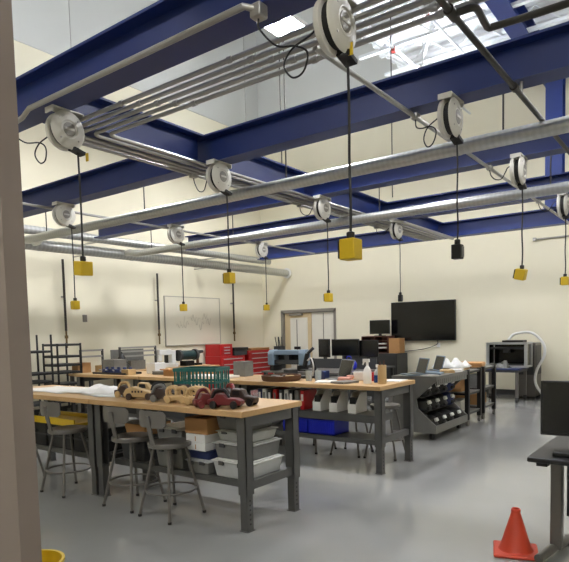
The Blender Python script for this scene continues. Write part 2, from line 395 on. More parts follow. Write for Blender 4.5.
# ------------------------------------------------------------------ reels
def make_reel():
    t = thing('cord_reel', (0, 0, 0), 'x', 'cord reel', 'ceiling cord reels')
    RY = Matrix.Rotation(PI/2, 4, 'Y')
    mb = MB()   # back half: deep dish
    mb.lathe([(.05, -.085), (.13, -.085), (.165, -.08), (.17, -.068), (.17, -.042), (.155, -.034), (.12, -.034)], 36, mx=RY)
    mb.build('housing', 'reel', t)
    MB().lathe([(.11, -.04), (.14, -.036), (.14, .03), (.11, .034)], 32, mx=RY).build('cord_drum', 'rubber', t)
    mb = MB()
    mb.lathe([(.06, .035), (.12, .03), (.15, .022), (.17, .022), (.172, .028), (.165, .035), (.14, .047), (.10, .052), (.09, .06), (.082, .06), (.075, .052), (.06, .052)], 36, mx=RY)
    fl = mb.build('front_flange', 'reel', t)
    b = MB()
    for k in range(4):
        q = PI/4+k*PI/2; b.cyl((.04, .125*math.cos(q), .125*math.sin(q)), (.052, .125*math.cos(q), .125*math.sin(q)), .008, n=8)
    b.build('bolt', 'conduit', fl)
    h = MB().lathe([(.0, .058), (.06, .056), (.066, .05), (.066, .03)], 28, mx=RY).build('hub', 'reelgrey', t)
    MB().bx((.06, 0, 0), (.004, .09, .02)).build('hub_bar', 'reel', h)
    MB().box(-.075, .05, -.16, .16, .166, .178).box(-.075, -.06, -.06, .06, .05, .17).box(-.075, .05, -.16, -.148, .13, .17).box(-.075, .05, .148, .16, .13, .17).build('bracket', 'reel', t)
    g = MB(); g.bx((.0, .1, -.165), (.085, .13, .03), rx=-.25); g.box(-.03, -.02, .03, .1, -.17, -.1); g.box(.02, .03, .03, .1, -.17, -.1)
    g.build('cord_guide', 'rubber', t)
    return t
reels = {'M0': (-3.9, 2.53, 'large cord reel at the left of the photo beside the taupe partition'),
         'R0': (-1.56, 2.55, 'largest cord reel at the top centre of the photo next to the lit lamp'),
         'L1': (-6.54, 4.21, 'cord reel under the second beam beside the partition, below the large left reel'),
         'M1': (-3.9, 4.22, 'cord reel under the corner of the second long beam and a cross beam'),
         'R1': (-1.55, 4.17, 'cord reel under the second beam at the upper right, beside the dark iron pipe'),
         'L2': (-6.61, 6.14, 'cord reel at the left end of the third beam above the whiteboard wall'),
         'M2': (-3.93, 6.11, 'cord reel at the photo centre, under the third long beam'),
         'R2': (-1.55, 5.99, 'cord reel under the third beam near the right edge'),
         'L3': (-6.73, 8.36, 'smallest cord reel, near the far corner above the double door'),
         'M3': (-3.93, 8.2, 'cord reel under the fourth beam above the television'),
         'R3': (-1.54, 8.04, 'cord reel cut by the right edge of the photo')}
reels['R0'] = (-1.53, 2.55, reels['R0'][2]); reels['M0'] = (-3.87, 2.54, reels['M0'][2])
proto = make_reel(); proto.scale = (.82,)*3; made = {}
for k, (x, y, lab) in reels.items():
    p = (x*1.022, y*1.022, 3.054)
    if not made: made[k] = proto; proto.location = p; proto['label'] = lab
    else: made[k] = dup(proto, p, lab)
for k, (x, y, lab) in reels.items():
    r = made[k]; x *= 1.022; y *= 1.022
    # pigtail cord and junction box
    jx = {'M': -4.41-x, 'R': -1.9-x, 'L': -6.86-x}[k[0]]/.82
    jy = {'M': .06, 'R': .06, 'L': .05}[k[0]]
    if k == 'M0': jx = -.49; jy = -.26
    if k == 'R0': jx = -.45; jy = -.23
    jz = .12
    if k not in ('M0', 'R0'): MB().bx((jx, jy, jz), (.07, .09, .05)).build('junction_box', 'conduit', r, bevel=.006)
    dz = {'M0': -.26, 'R0': -.27, 'M1': -.05, 'L3': -.04, 'R1': -.2}.get(k, 0)
    if dz < -.1:      # one hanging loop
        cx, cz, rr = jx*.58, dz+.13, (.092 if k == 'R0' else .075)
        pts = [(jx, jy, jz-.03), (jx+.01, jy, jz-.1), (jx*.8, jy*.7, cz+.06), (cx, jy*.4, cz+.055), (cx+rr*.8, jy*.3, cz), (cx+rr*.35, jy*.3+.01, cz-.1), (cx-rr*.5, jy*.4+.02, cz-.12), (cx-rr, jy*.5+.02, cz-.04), (cx-rr*.4, jy*.4+.015, cz+.055), (cx+.1, jy*.2, cz+.12), (-.12, -.02, .07), (-.08, -.02, .08)]
    else:
        pts = [(jx, jy, jz-.03), (jx+.02, jy, jz-.1), (jx*.8, jy*.7, -.04+dz), (jx*.6, jy*.5, -.05+dz), (jx*.45, jy*.3, .03), (-.14, -.02, .06), (-.08, -.02, .08)]
    MB().tube(smoothpath(pts, 6), .0065, 8).build('pigtail_cord', 'rubber', r)
    if k in ('M0', 'R0'):
        MB().bx((.045, .07, -.135) if k == 'R0' else (.06, .165, -.215), (.035, .012, .075)).build('tag', 'yellow', r, bevel=.003)

# pendant outlets (hang from the reels)
pend = {'M0': (2.1, 'yellow', .105, .06, 'yellow outlet box hanging tilted next to the taupe partition'),
        'R0': (2.0, 'yellow', .092, 0, 'largest yellow outlet box, hanging at the photo centre'),
        'L1': (1.98, 'yellow', .085, 0, 'yellow and black outlet box hanging low in front of the left wall'),
        'M1': (2.13, 'yellow', .09, 0, 'yellow outlet box hanging in front of the header ducts right of the whiteboard'),
        'R1': (2.15, 'black', .075, 0, 'black outlet box hanging upper right of the television'),
        'L2': (1.99, 'yellow', .085, 0, 'small yellow outlet box hanging in front of the whiteboard'),
        'M2': (2.0, 'yellow', .085, 0, 'yellow outlet box hanging above the right side of the double door'),
        'R2': (2.1, 'yellow', .1, .12, 'yellow outlet box hanging tilted against the bare wall right of the television'),
        'L3': (2.04, 'yellow', .085, 0, 'small yellow outlet box hanging left of the double door at the room corner'),
        'M3': (2.06, 'black', .06, 0, 'small dark outlet box hanging just above the television'),
        'R3': (2.15, 'yellow', .09, 0, 'yellow outlet box cut by the right edge of the photo')}
for k, (zt, m, w, tilt, lab) in pend.items():
    x, y, _ = reels[k]; x *= 1.022; y = y*1.022+.09
    t = thing('pendant_outlet', (x, y, zt-.1), lab, 'hanging outlet', 'hanging outlets')
    L = 2.91-(zt-.1)
    tx = -.012
    MB().tube(smoothpath([(0, 0, L-.0), (.004, 0, L*.75), (-.003, .006, L*.5), (.006, -.003, L*.28), (0, 0, .1)], 5), .0075 if m == 'yellow' else .0065, 8).build('cord', 'rubber', t)
    MB().lathe([(.012, .125), (.022, .12), (.022, .09), (.016, .085)], 12).build('strain_relief', 'rubber', t)
    mx = Matrix.Translation((0, 0, .085)) @ Matrix.Rotation(tilt*2, 4, 'Y') @ Matrix.Rotation(tilt, 4, 'X')
    hh = .11 if w > .07 else .11
    b = MB().box(-w/2, w/2, -w/2, w/2, -hh, 0, mx).build('outlet_box', m, t, bevel=.006)
    f = MB()
    f.box(w/2, w/2+.006, -w*.36, w*.36, -hh*.86, -hh*.14, mx) if k in ('R1', 'M3') else f.box(-w*.5-.012, -w/2, -w*.42, w*.42, -hh*.92, -hh*.08, mx)
    f.build('cover_plate', 'black' if m == 'yellow' else 'steel', b)

# ------------------------------------------------------------------ lamps
lamp_pos = [(-4.05, 5.5, 5.0, 'lit twin strip lamp glowing above the conduits at the top of the photo'),
            (-8.0, 5.4, 5.35, 'twin strip lamp hidden above the nearest beam at the left'),
            (-8.0, 9.5, 5.35, 'twin strip lamp above the second beam near the far corner'),
            (-4.05, 9.5, 5.45, 'twin strip lamp above the second beam toward the television'),
            (-.2, 9.5, 5.4, 'twin strip lamp over the printer corner beyond the right edge'),
            (-.2, 5.5, 5.4, 'twin strip lamp over the traffic cone beyond the right edge'),
            (-4.05, -1.2, 5.4, 'twin strip lamp above the viewer on the left'),
            (.6, -1.2, 5.4, 'twin strip lamp above the viewer on the right')]
for x, y, z, lab in lamp_pos:
    t = thing('strip_lamp', (x, y, z), lab, 'lamp', 'twin strip lamps')
    MB().box(-.19, .19, -.27, .27, .02, .07).build('housing', 'white', t, bevel=.005)
    for s in (-1, 1): MB().box(s*.12-.05, s*.12+.05, -.24, .24, 0, .02).build('led_strip', 'led', t)
    uw = .15 if x < XE or y < 8 else .1
    MB().box(-uw, uw, -.26, .26, .07, .075).build('added_uplight_strip', 'added_uplight', t)  # added emitter on top of the housing, lifts the upper walls
    MB().cyl((0, 0, .075), (0, 0, (ZD if x > XE else ZH)-z), .006, n=6).build('hanger_wire', 'conduit', t)

# ------------------------------------------------------------------ workbenches
def bench(x0, x1, y0, y1, z, label, low=.34, mid=None, back=None):
    t = thing('workbench', ((x0+x1)/2, (y0+y1)/2, 0), label, 'workbench', 'maple topped workbenches')
    hx, hy = (x1-x0)/2, (y1-y0)/2
    MB().box(-hx, hx, -hy, hy, z-.045, z).build('tabletop', 'maple', t, bevel=.004)
    lx, ly = hx-.05, hy-.085
    for sx in (-1, 1):
        for sy in (-1, 1):
            q = MB(); c = (sx*lx, sy*ly)
            w = .042; s_ = -sx   # channel opening inward
            q.box(c[0]-w, c[0]+w, c[1]-w, c[1]-w+.006, .28, z-.045).box(c[0]-w, c[0]+w, c[1]+w-.006, c[1]+w, .28, z-.045)
            xx = c[0]+sx*w; q.box(min(xx, xx-sx*.006), max(xx, xx-sx*.006), c[1]-w, c[1]+w, .28, z-.045)
            lg = q.build('leg', 'steel', t)
            fo = MB().box(c[0]-w+.008, c[0]+w-.008, c[1]-w+.008, c[1]+w-.008, 0.004, .3).box(c[0]-w, c[0]+w, c[1]-w, c[1]+w, 0, .006)
            fo.build('foot', 'steel', lg)
            hb = MB()
            for k in range(6):
                zz = .05+k*.036
                hb.box(c[0]+sx*(w-.0085), c[0]+sx*(w-.006), c[1]-.007, c[1]+.007, zz, zz+.014) if sx > 0 else hb.box(c[0]-w+.006, c[0]-w+.0085, c[1]-.007, c[1]+.007, zz, zz+.014)
            hb.build('adjustment_hole', 'black', lg)
    for sx in (-1, 1):
        MB().box(sx*lx-.025, sx*lx+.025, -ly+.042, ly-.042, low-.03, low+.035).build('side_rail', 'steel', t)
        MB().box(sx*lx-.03, sx*lx+.03, -ly+.042, ly-.042, z-.13, z-.046).build('top_rail', 'steel', t)
    sb = ly if back is None else back
    MB().box(-lx+.044, lx-.044, -ly+(.1 if back is None else 0), sb, low-.05, low).build('lower_shelf', 'steel', t)
    if mid: MB().box(-lx+.044, lx-.044, -ly, sb, mid-.08, mid).build('upper_shelf', 'steel', t)
    return t
TZ = .92
bench(-4.62, -2.755, 3.13, 3.9, TZ, 'nearest maple topped workbench with model cars and storage totes under it')
bench(-6.5, -4.63, 3.13, 3.9, TZ, 'maple topped workbench beside the taupe partition with white sheets on it')
bench(-4.62, -2.7, 5.2, 6.06, TZ, 'maple topped workbench with spray bottle and laptops, stools behind it', mid=.6, back=.03)
bench(-6.5, -4.63, 5.2, 6.06, TZ, 'maple topped workbench behind the teal crate with a cardboard box')
bench(-8.05, -6.52, 5.2, 6.06, TZ, 'maple topped workbench in front of the black rack carts')

# ------------------------------------------------------------------ stools
def make_stool():
    t = thing('stool', (0, 0, 0), 'x', 'stool', 'grey metal stools')
    zs = .62
    MB().lathe([(0, zs-.012), (.1, zs-.01), (.15, zs), (.172, zs), (.178, zs-.008), (.178, zs-.035), (.17, zs-.04), (.1, zs-.032), (0, zs-.032)], 32).build('seat', 'stool', t)
    for k in range(4):
        q = PI/4+k*PI/2
        a = (.125*math.cos(q), .125*math.sin(q), zs-.032); b2 = (.265*math.cos(q), .265*math.sin(q), .012)
        lg = MB().cyl(a, b2, .0125, n=10).build('leg', 'stool', t)
        MB().cyl((b2[0], b2[1], .02), (b2[0], b2[1], 0), .016, n=10).build('glide', 'rubber', lg)
    MB().ring((0, 0, .22), .205, .009, n=40).build('foot_ring', 'stool', t)
    p = MB()
    p.tube([(0, -.155, zs-.05), (0, -.175, zs-.03), (0, -.19, zs+.05), (0, -.205, zs+.2)], .012, 4)
    p2 = MB()
    for a, b2 in (((-.155, zs-.04), (-.19, zs+.1)), ((-.19, zs+.1), (-.212, zs+.235))):
        p2.add([(-.028, a[0], a[1]), (.028, a[0], a[1]), (.028, a[0]-.012, a[1]), (-.028, a[0]-.012, a[1]), (-.022, b2[0], b2[1]), (.022, b2[0], b2[1]), (.022, b2[0]-.012, b2[1]), (-.022, b2[0]-.012, b2[1])],
               [(0,1,2,3),(7,6,5,4),(0,4,5,1),(1,5,6,2),(2,6,7,3),(3,7,4,0)])
    p2.build('back_post', 'stool', t)
    n = 12; vs = []; fs = []     # curved backrest with rounded corners
    W, H, zc = .165, .068, zs+.205
    for i in range(n+1):
        u = -1+2*i/n; xx = u*W; hh = H*(1-max(0, abs(u)-.82)**2*12); yy = -.198+.035*u*u
        vs += [(xx, yy, zc-hh), (xx, yy, zc+hh), (xx, yy-.008, zc+hh), (xx, yy-.008, zc-hh)]
    for i in range(n):
        for j in range(4): fs.append((i*4+j, (i+1)*4+j, (i+1)*4+(j+1) % 4, i*4+(j+1) % 4))
    fs += [(0, 1, 2, 3), (n*4+3, n*4+2, n*4+1, n*4)]
    MB().add(vs, fs).build('backrest', 'stool', t, angle=50)
    return t
st = make_stool()
stl = [(-5.03, 3.15, 0, 'grey metal stool nearest the taupe partition', .15), (-4.11, 3.2, 0, 'middle grey metal stool at the near bench, beside its left leg', 0.02),
       (-3.6, 3.18, 0, 'grey metal stool closest to the storage totes, rightmost at the near bench', -.03), (-5.95, 3.12, 0, 'grey metal stool mostly hidden by the partition, only its legs showing', .1),
       (-3.93, 5.95, 0, 'grey stool behind the blue bin under the spray bottle bench', 2.9), (-3.4, 5.98, 0, 'grey stool behind the second bench, between the blue bin and its right leg', 3.2), (-2.98, 6.42, 0, 'grey stool behind the right leg of the spray bottle bench', 3.3)]
stl[4] = (-4.02, 5.95, 0, stl[4][3], 3.0); stl[5] = (-3.51, 6.0, 0, stl[5][3], 3.2); stl[6] = (-3.08, 6.05, 0, stl[6][3], 3.25)
for i, (x, y, z, lab, rz) in enumerate(stl):
    if i == 0: st.location = (x, y, z); st['label'] = lab
    else: dup(st, (x, y, z), lab, rz)

# ------------------------------------------------------------------ things on the near bench
def car(loc, rz, m, m2, label, kind, L=.2):
    t = thing('model_car', loc, label, 'model car', 'model cars on the near bench', rz)
    W = .075
    if kind == 'loop':     # open cab made of two arches
        MB().prism([(-.5*L, .018), (.5*L, .018), (.52*L, .04), (.3*L, .05), (-.45*L, .05), (-.52*L, .035)], -W/2, W/2, 'y').build('body', m, t, bevel=.005)
        ca = MB()
        for s in (-1, 1):
            for cx, r in ((-.2*L, .036), (.16*L, .032)):
                ca.tube([(cx+r*1.15*math.cos(q), s*W*.33, .07+r*math.sin(q)) for q in [j*2*PI/16 for j in range(16)]], .011, 8, closed=True)
        ca.build('cab_arch', m, t)
    elif kind == 'jeep':
        MB().prism([(-.5*L, .02), (.5*L, .02), (.5*L, .05), (.42*L, .058), (.12*L, .06), (-.02*L, .10), (-.38*L, .105), (-.48*L, .06)], -W/2, W/2, 'y').build('body', m, t, bevel=.006)
        for s in (-1, 1): MB().prism([(-.34*L, .065), (-.06*L, .065), (-.1*L, .093), (-.34*L, .095)], s*W/2-.001*(s < 0), s*W/2+.001*(s > 0)+.0005, 'y').build('side_window', m2, t)
    elif kind == 'long':
        MB().prism([(-.5*L, .02), (.45*L, .015), (.52*L, .035), (.3*L, .06), (.05*L, .072), (-.2*L, .092), (-.42*L, .08), (-.52*L, .045)], -W/2, W/2, 'y').build('body', m, t, bevel=.008)
        w = MB()
        for k in range(4): w.bx((-.2*L+k*.1*L, -W/2, .058), (.05*L, .006, .014))
        w.build('grille', m2, t)
    else:
        MB().prism([(-.5*L, .02), (.5*L, .02), (.52*L, .045), (.36*L, .06), (.1*L, .062), (.02*L, .085), (-.22*L, .088), (-.32*L, .06), (-.5*L, .055)], -W/2, W/2, 'y').build('body', m, t, bevel=.006)
        MB().tube(smoothpath([(.1*L, 0, .06), (-.05*L, .01, .105), (-.3*L, 0, .1), (-.42*L, 0, .055)], 4), .012, 8).build('roll_bar', m2, t)
    for sx in (-.31, .31):
        for s in (-1, 1):
            wy = s*(W/2+.004)
            MB().cyl((sx*L, wy-.011, .024), (sx*L, wy+.011, .024), .024, n=18).build('wheel', m2, t)
    return t
cars = [(-4.33, 3.42, .25, 'darkwood', 'tan', 'dark brown model car at the left end of the row beside the white cloth', 'low', .22),
        (-4.07, 3.36, .45, 'tan', 'darkwood', 'long tan model car with a slotted flank, second in the row from the left', 'long', .26),
        (-3.93, 3.5, .4, 'darkwood', 'black', 'black model car leaning behind the long tan one', 'low', .24),
        (-3.76, 3.36, .5, 'darkwood', 'smokey', 'dark grey model car between the tan ones', 'low', .22),
        (-3.56, 3.34, .35, 'tan', 'tan', 'tan model car with big arched cab, left of the ring shaped one', 'loop', .2),
        (-3.42, 3.5, .4, 'tan', 'darkwood', 'small tan model car in front of the teal crate', 'jeep', .2),
        (-3.3, 3.33, .3, 'tan', 'tan', 'pale tan model car whose cab is two open rings', 'loop', .21),
        (-3.1, 3.42, .9, 'redwood', 'darkwood', 'dark red model car standing behind the front red one', 'jeep', .22),
        (-3.12, 3.24, 1.1, 'redwood', 'redwood', 'small dark red model car with rounded wheels, left of the dark one', 'low', .19),
        (-2.95, 3.27, .35, 'redwood', 'black', 'red and black model car at the right end of the row', 'low', .24),
        (-2.93, 3.46, .3, 'darkwood', 'black', 'black and brown model car at the rear right end of the row', 'jeep', .2)]
cars += [(-3.66, 3.56, .2, 'darkwood', 'smoke', 'dark wooden model car behind the arched tan one, left of the teal crate', 'jeep', .22),
         (-3.2, 3.62, -.4, 'darkwood', 'redwood', 'dark model car at the foot of the teal crate behind the red ones', 'low', .22),
         (-4.2, 3.56, .6, 'tan', 'black', 'tan model car lying behind the left end of the row', 'jeep', .2)]
M['smokey'] = M['smoke']
for x, y, rz, m, m2, lab, kind, L in cars: car((x-.07, y-.02, TZ), rz, m, m2, lab, kind, L*1.02).scale = (1.12, 1.2, 1.3)
# white sheets and cloth
def sheet(x0, x1, y0, y1, z, amp, seed, name, m, label, cat, h=.02):
    rnd = random.Random(seed); n = 12; vs = []; fs = []
    ph = [rnd.uniform(0, 6) for _ in range(6)]
    for i in range(n+1):
        for j in range(n+1):
            u, v = i/n, j/n; e = min(u, 1-u, v, 1-v)
            zz = z+.003+amp*(math.sin(6*u+ph[0])*math.cos(5*v+ph[1])*.5+.5+.3*math.sin(17*u+9*v+ph[2]))*min(1, e*6)
            vs.append((x0+(x1-x0)*u+.02*math.sin(9*v+ph[3]), y0+(y1-y0)*v+.02*math.sin(8*u+ph[4]), max(z+.003, zz)))
    for i in range(n):
        for j in range(n):
            a = i*(n+1)+j; fs.append((a, a+n+1, a+n+2, a+1))
    o = MB().add(vs, fs).build(name, m, angle=80)
    s = o.modifiers.new('solid', 'SOLIDIFY'); s.thickness = .002; s.offset = 1
    return tag(o, label, cat)
sheet(-6.2, -5.35, 3.3, 3.8, TZ, .004, 1, 'paper_sheet', 'paper', 'flat white sheets on the bench beside the taupe partition', 'paper')
sheet(-5.45, -4.75, 3.35, 3.85, TZ+.006, .055, 5, 'cloth', 'cloth', 'crumpled white cloth on the near bench left of the model cars', 'cloth')
sheet(-5.0, -4.5, 3.3, 3.7, TZ, .012, 9, 'plastic_sheet', 'clear', 'grey plastic sheet spread between the white cloth and the model cars', 'sheet')
# teal crate
t = thing('crate', (-3.73, 3.71, TZ), 'teal slatted plastic crate at the back of the near bench', 'crate', None, .3)
cx, cy, ch = .2, .14, .275
b = MB()
def slats(b, cx, cy, z0, z1, n, w=.014):
    for k in range(n+1):
        xx = -cx+2*cx*k/n
        for s in (-1, 1): b.bx((xx, s*cy, (z0+z1)/2), (w, .008, z1-z0))
    m_ = max(3, int(n*cy/cx))
    for k in range(m_+1):
        yy = -cy+2*cy*k/m_
        for s in (-1, 1): b.bx((s*cx, yy, (z0+z1)/2), (.008, w, z1-z0))
slats(b, cx, cy, .02, ch, 11)
b.build('slats', 'teal', t)
def frame(b, cx, cy, z0, z1, th=.012):
    b.box(-cx-th, cx+th, -cy-th, -cy+.004, z0, z1).box(-cx-th, cx+th, cy-.004, cy+th, z0, z1).box(-cx-th, -cx+.004, -cy, cy, z0, z1).box(cx-.004, cx+th, -cy, cy, z0, z1)
b = MB(); frame(b, cx, cy, ch-.03, ch); b.build('rim', 'teal', t)
b = MB(); frame(b, cx, cy, 0, .045); b.box(-cx, cx, -cy, cy, 0, .01); b.build('base', 'teal', t)
b = MB(); frame(b, cx, cy, ch*.5, ch*.5+.018, .006); b.build('middle_band', 'teal', t)
MB().lathe([(.02, 0), (.02, .03), (0, .03)], 14, c=(.1, -cy-.014, .07), mx=Matrix.Rotation(PI/2, 4, 'X')).build('disc', 'conduit', t) if False else None

# ------------------------------------------------------------------ totes under the near bench
def tote(x, y, z, sx, sy, sz, m, lidm, label, name='storage_tote', rz=0, latch=True):
    t = thing(name, (x, y, z), label, 'tote', 'containers under the near bench', rz)
    hx, hy = sx/2, sy/2; k = .9
    vs = [(-hx*k, -hy*k, 0), (hx*k, -hy*k, 0), (hx*k, hy*k, 0), (-hx*k, hy*k, 0), (-hx, -hy, sz*.86), (hx, -hy, sz*.86), (hx, hy, sz*.86), (-hx, hy, sz*.86)]
    MB().add(vs, [(0,3,2,1),(4,5,6,7),(0,1,5,4),(1,2,6,5),(2,3,7,6),(3,0,4,7)]).build('body', m, t, bevel=.01)
    MB().box(-hx-.01, hx+.01, -hy-.01, hy+.01, sz*.86, sz*.93).box(-hx+.015, hx-.015, -hy+.015, hy-.015, sz*.93, sz).build('lid', lidm, t, bevel=.006)
    if latch:
        for s in (-1, 1):
            MB().bx((s*hx*.5, -hy-.006, sz*.8), (.05, .016, sz*.22)).build('latch', 'darkgrey', t)
    return t
LZ = .34
tote(-3.05, 3.53, LZ, .4, .42, .15, 'clear', 'white', 'white storage tote at the bottom of the stack by the near bench leg')
tote(-3.05, 3.53, LZ+.15, .38, .4, .14, 'smoke', 'clear', 'clear storage tote, second from the bottom by the near bench leg')
tote(-3.05, 3.53, LZ+.29, .34, .36, .09, 'clear', 'clear', 'flat white case, third from the bottom by the near bench leg')
tote(-3.07, 3.53, LZ+.38, .34, .34, .14, 'smoke', 'clear', 'smoky clear tote at the top of the stack by the near bench leg')
tote(-3.41, 3.45, LZ, .25, .3, .12, 'smoke', 'clear', 'small clear tote under the white boxes beside the stack')
tote(-3.41, 3.45, LZ+.12, .24, .26, .08, 'navy', 'navy', 'dark navy case lying under the white boxes', latch=False)
for k in range(2):
    t = thing('carton', (-3.41, 3.42, LZ+.2+k*.068), ('lower', 'upper')[k]+' of two small white cartons under the near bench', 'box', 'cartons under the near bench')
    MB().box(-.11, .11, -.13, .13, 0, .066).build('carton_body', 'white', t, bevel=.002)
    MB().box(-.005, .005, -.1305, -.13, .01, .05).build('tab', 'card', t)
t = thing('cardboard_box', (-3.41, 3.45, LZ+.336), 'brown cardboard box on top of the white cartons under the near bench', 'box')
MB().box(-.13, .13, -.15, .15, 0, .13).build('box_body', 'card', t, bevel=.003)
MB().box(-.025, .025, -.152, .152, .129, .1315).build('tape', 'brown', t)
tote(-3.78, 3.5, LZ, .34, .36, .2, 'smoke', 'smoke', 'low grey tote behind the rightmost near stool')
tote(-3.78, 3.5, LZ+.2, .32, .34, .16, 'smoke', 'clear', 'grey tote with pale lid stacked behind the rightmost near stool')
tote(-4.3, 3.52, LZ, .34, .36, .24, 'darkgrey', 'smoke', 'dark grey tote behind the middle near stool')
tote(-4.28, 3.52, LZ+.24, .3, .32, .12, 'card', 'smoke', 'brown bin with grey lid behind the middle near stool', latch=False)
# black cases and yellow level under the bench on the left
for i, (x, lab) in enumerate(((-4.98, 'black case under the left bench, nearest its right leg'), (-5.45, 'black case under the left bench behind the partition stool'), (-5.92, 'black case under the left bench beside the taupe partition'))):
    t = thing('tool_case', (x, 3.52, LZ), lab, 'case', 'black cases under the left bench')
    MB().box(-.22, .22, -.2, .2, 0, .25).build('case_body', 'black', t, bevel=.012)
    MB().box(-.225, .225, -.205, .205, .12, .135).build('seam_band', 'darkgrey', t)
    MB().tube([(-.06, -.2, .16), (-.06, -.23, .17), (.06, -.23, .17), (.06, -.2, .16)], .008, 8).build('handle', 'darkgrey', t)
t = thing('yellow_tray', (-5.5, 3.5, LZ+.25), 'long yellow tray lying on the black cases under the left bench', 'tray')
MB().box(-.5, .34, -.18, .16, 0, .03).build('tray_base', 'yellow', t, bevel=.004)
MB().box(-.5, .34, -.19, -.18, 0, .07).box(-.5, .34, .16, .17, 0, .07).build('tray_lip', 'yellow', t)

# ------------------------------------------------------------------ things on the second bench
def bottle(loc, label, m, prof, capm, trigger):
    t = thing('bottle', loc, label, 'bottle')
    MB().lathe(prof, 20).build('body', m, t)
    h = prof[-1][1]
    if trigger:
        MB().cyl((0, 0, h), (0, 0, h+.03), .014, n=12).bx((-.012, 0, h+.045), (.075, .025, .035)).bx((-.045, 0, h+.02), (.012, .015, .05), ry=.4).build('trigger_head', capm, t)
    else:
        MB().cyl((0, 0, h), (0, 0, h+.03), .015, n=12).build('cap', capm, t)
    return t
bottle((-2.98, 5.45, TZ), 'white spray bottle on the second bench left of the blue bottle', 'white', [(0, 0), (.042, .002), (.045, .02), (.045, .13), (.03, .17), (.014, .19), (.014, .205)], 'white', True)
b_ = bottle((-2.93, 5.58, TZ), 'bottle with blue liquid between the spray bottle and the tan tube', 'glassy', [(0, 0), (.034, .002), (.036, .1), (.03, .13), (.012, .15), (.012, .17)], 'white', False)
MB().lathe([(0, .004), (.037, .004), (.037, .085), (0, .085)], 20).build('blue_liquid', 'bluefluid', b_)
t = thing('cardboard_tube', (-2.83, 5.5, TZ), 'tan cardboard tube standing at the right corner of the second bench', 'tube')
MB().lathe([(0, 0), (.047, .0), (.047, .2), (.041, .2), (.041, .01), (0, .01)], 24).build('tube_body', 'tan', t)
MB().cyl((.01, 0, .01), (.02, .01, .25), .006, n=8).cyl((-.015, .01, .01), (-.025, .0, .235), .006, n=8).build('brush_handle', 'organ', t)
def laptop(loc, rz, label, open_=1.85, m='laptop'):
    t = thing('laptop', loc, label, 'laptop', 'open laptops', rz)
    MB().box(-.165, .165, -.115, .115, 0, .016).build('base', m, t, bevel=.004)
    MB().box(-.14, .14, -.03, .09, .016, .018).build('keyboard', 'black', t)
    mx = Matrix.Translation((0, .115, .016)) @ Matrix.Rotation(PI-open_, 4, 'X')
    mx = Matrix.Translation((0, .115, .014)) @ Matrix.Rotation(-(open_-PI/2), 4, 'X')
    l = MB().box(-.165, .165, 0, .01, 0, .225, mx).build('lid', m, t, bevel=.003)
    MB().box(-.15, .15, -.0015, 0, .012, .212, mx).build('screen', 'screen', l)
    return t
laptop((-3.62, 5.82, TZ), -.55, 'open laptop on the second bench left of the spray bottle')
t = thing('round_tray', (-4.14, 5.44, TZ), 'round brown wicker tray with odds and ends at the left end of the second bench', 'tray')
MB().lathe([(0, 0), (.22, 0), (.235, .02), (.24, .065), (.228, .065), (.22, .015), (0, .012)], 36).build('tray_body', 'brown', t)
for k, (x, y, s, m) in enumerate(((-.1, .02, .05, 'smoke'), (.02, -.06, .045, 'conduit'), (.09, .05, .05, 'tan'), (-.02, .09, .05, 'darkwood'), (.12, -.06, .035, 'white'), (-.13, -.08, .04, 'steel'))):
    tag(MB().bx((-4.14+x, 5.44+y, TZ+.014+s*.45), (s*2, s*1.2, s*.9), rz=k*.7).build('scrap_block', m, bevel=.006),
        ('grey scrap at the left inside the round tray', 'metal scrap at the front of the round tray', 'tan wood scrap inside the round tray', 'dark wood scrap at the back of the round tray', 'white scrap at the right inside the round tray', 'steel scrap at the front left of the round tray')[k], 'scrap', 'scraps in the round tray')
for k, (x, y, lab) in enumerate(((-3.78, 5.5, 'left glass jar on the second bench beside the round tray'), (-3.69, 5.56, 'right glass jar on the second bench beside the papers'))):
    t = thing('jar', (x, y, TZ), lab, 'jar', 'glass jars')
    MB().lathe([(0, 0), (.035, 0), (.042, .12), (.039, .12), (.033, .008), (0, .008)], 20).build('jar_body', 'glassy', t)
    MB().lathe([(.0, .009), (.032, .009), (.034, .05), (0, .05)], 16).build('jar_filling', 'clear', t)
def stack(x, y, z, sx, sy, h, rz, m, label, name='paper_stack', cat='papers'):
    b = MB(); n = max(1, int(h/.008)); rnd = random.Random(x*100+y)
    for k in range(n): b.bx((x+rnd.uniform(-.006, .006), y+rnd.uniform(-.006, .006), z+(k+.5)*h/n), (sx, sy, h/n*.94), rz=rz+rnd.uniform(-.05, .05))
    return tag(b.build(name, m), label, cat, 'papers and folders')
stack(-3.52, 5.45, TZ, .22, .28, .012, .4, 'paper', 'white papers on the second bench right of the glass jars')
stack(-3.25, 5.42, TZ, .2, .24, .022, -.3, 'smoke', 'grey tablet on papers left of the spray bottle', 'folder')
stack(-2.86, 5.85, TZ, .21, .29, .008, .1, 'paper', 'white paper sheet at the rear right corner of the second bench')
stack(-4.45, 5.75, TZ, .25, .3, .02, .1, 'paper', 'white papers behind the round tray')
t = thing('toy_hand', (-3.36, 5.62, TZ), 'pinkish foam scrap on the second bench near the laptop', 'scrap'); t.name = 'foam_scrap'
MB().bx((0, 0, .025), (.16, .1, .05), rz=.4).bx((.05, .03, .05), (.08, .06, .04), rz=.9).build('foam_body', mat('pink_foam', (206, 150, 132), .8), t, bevel=.015)
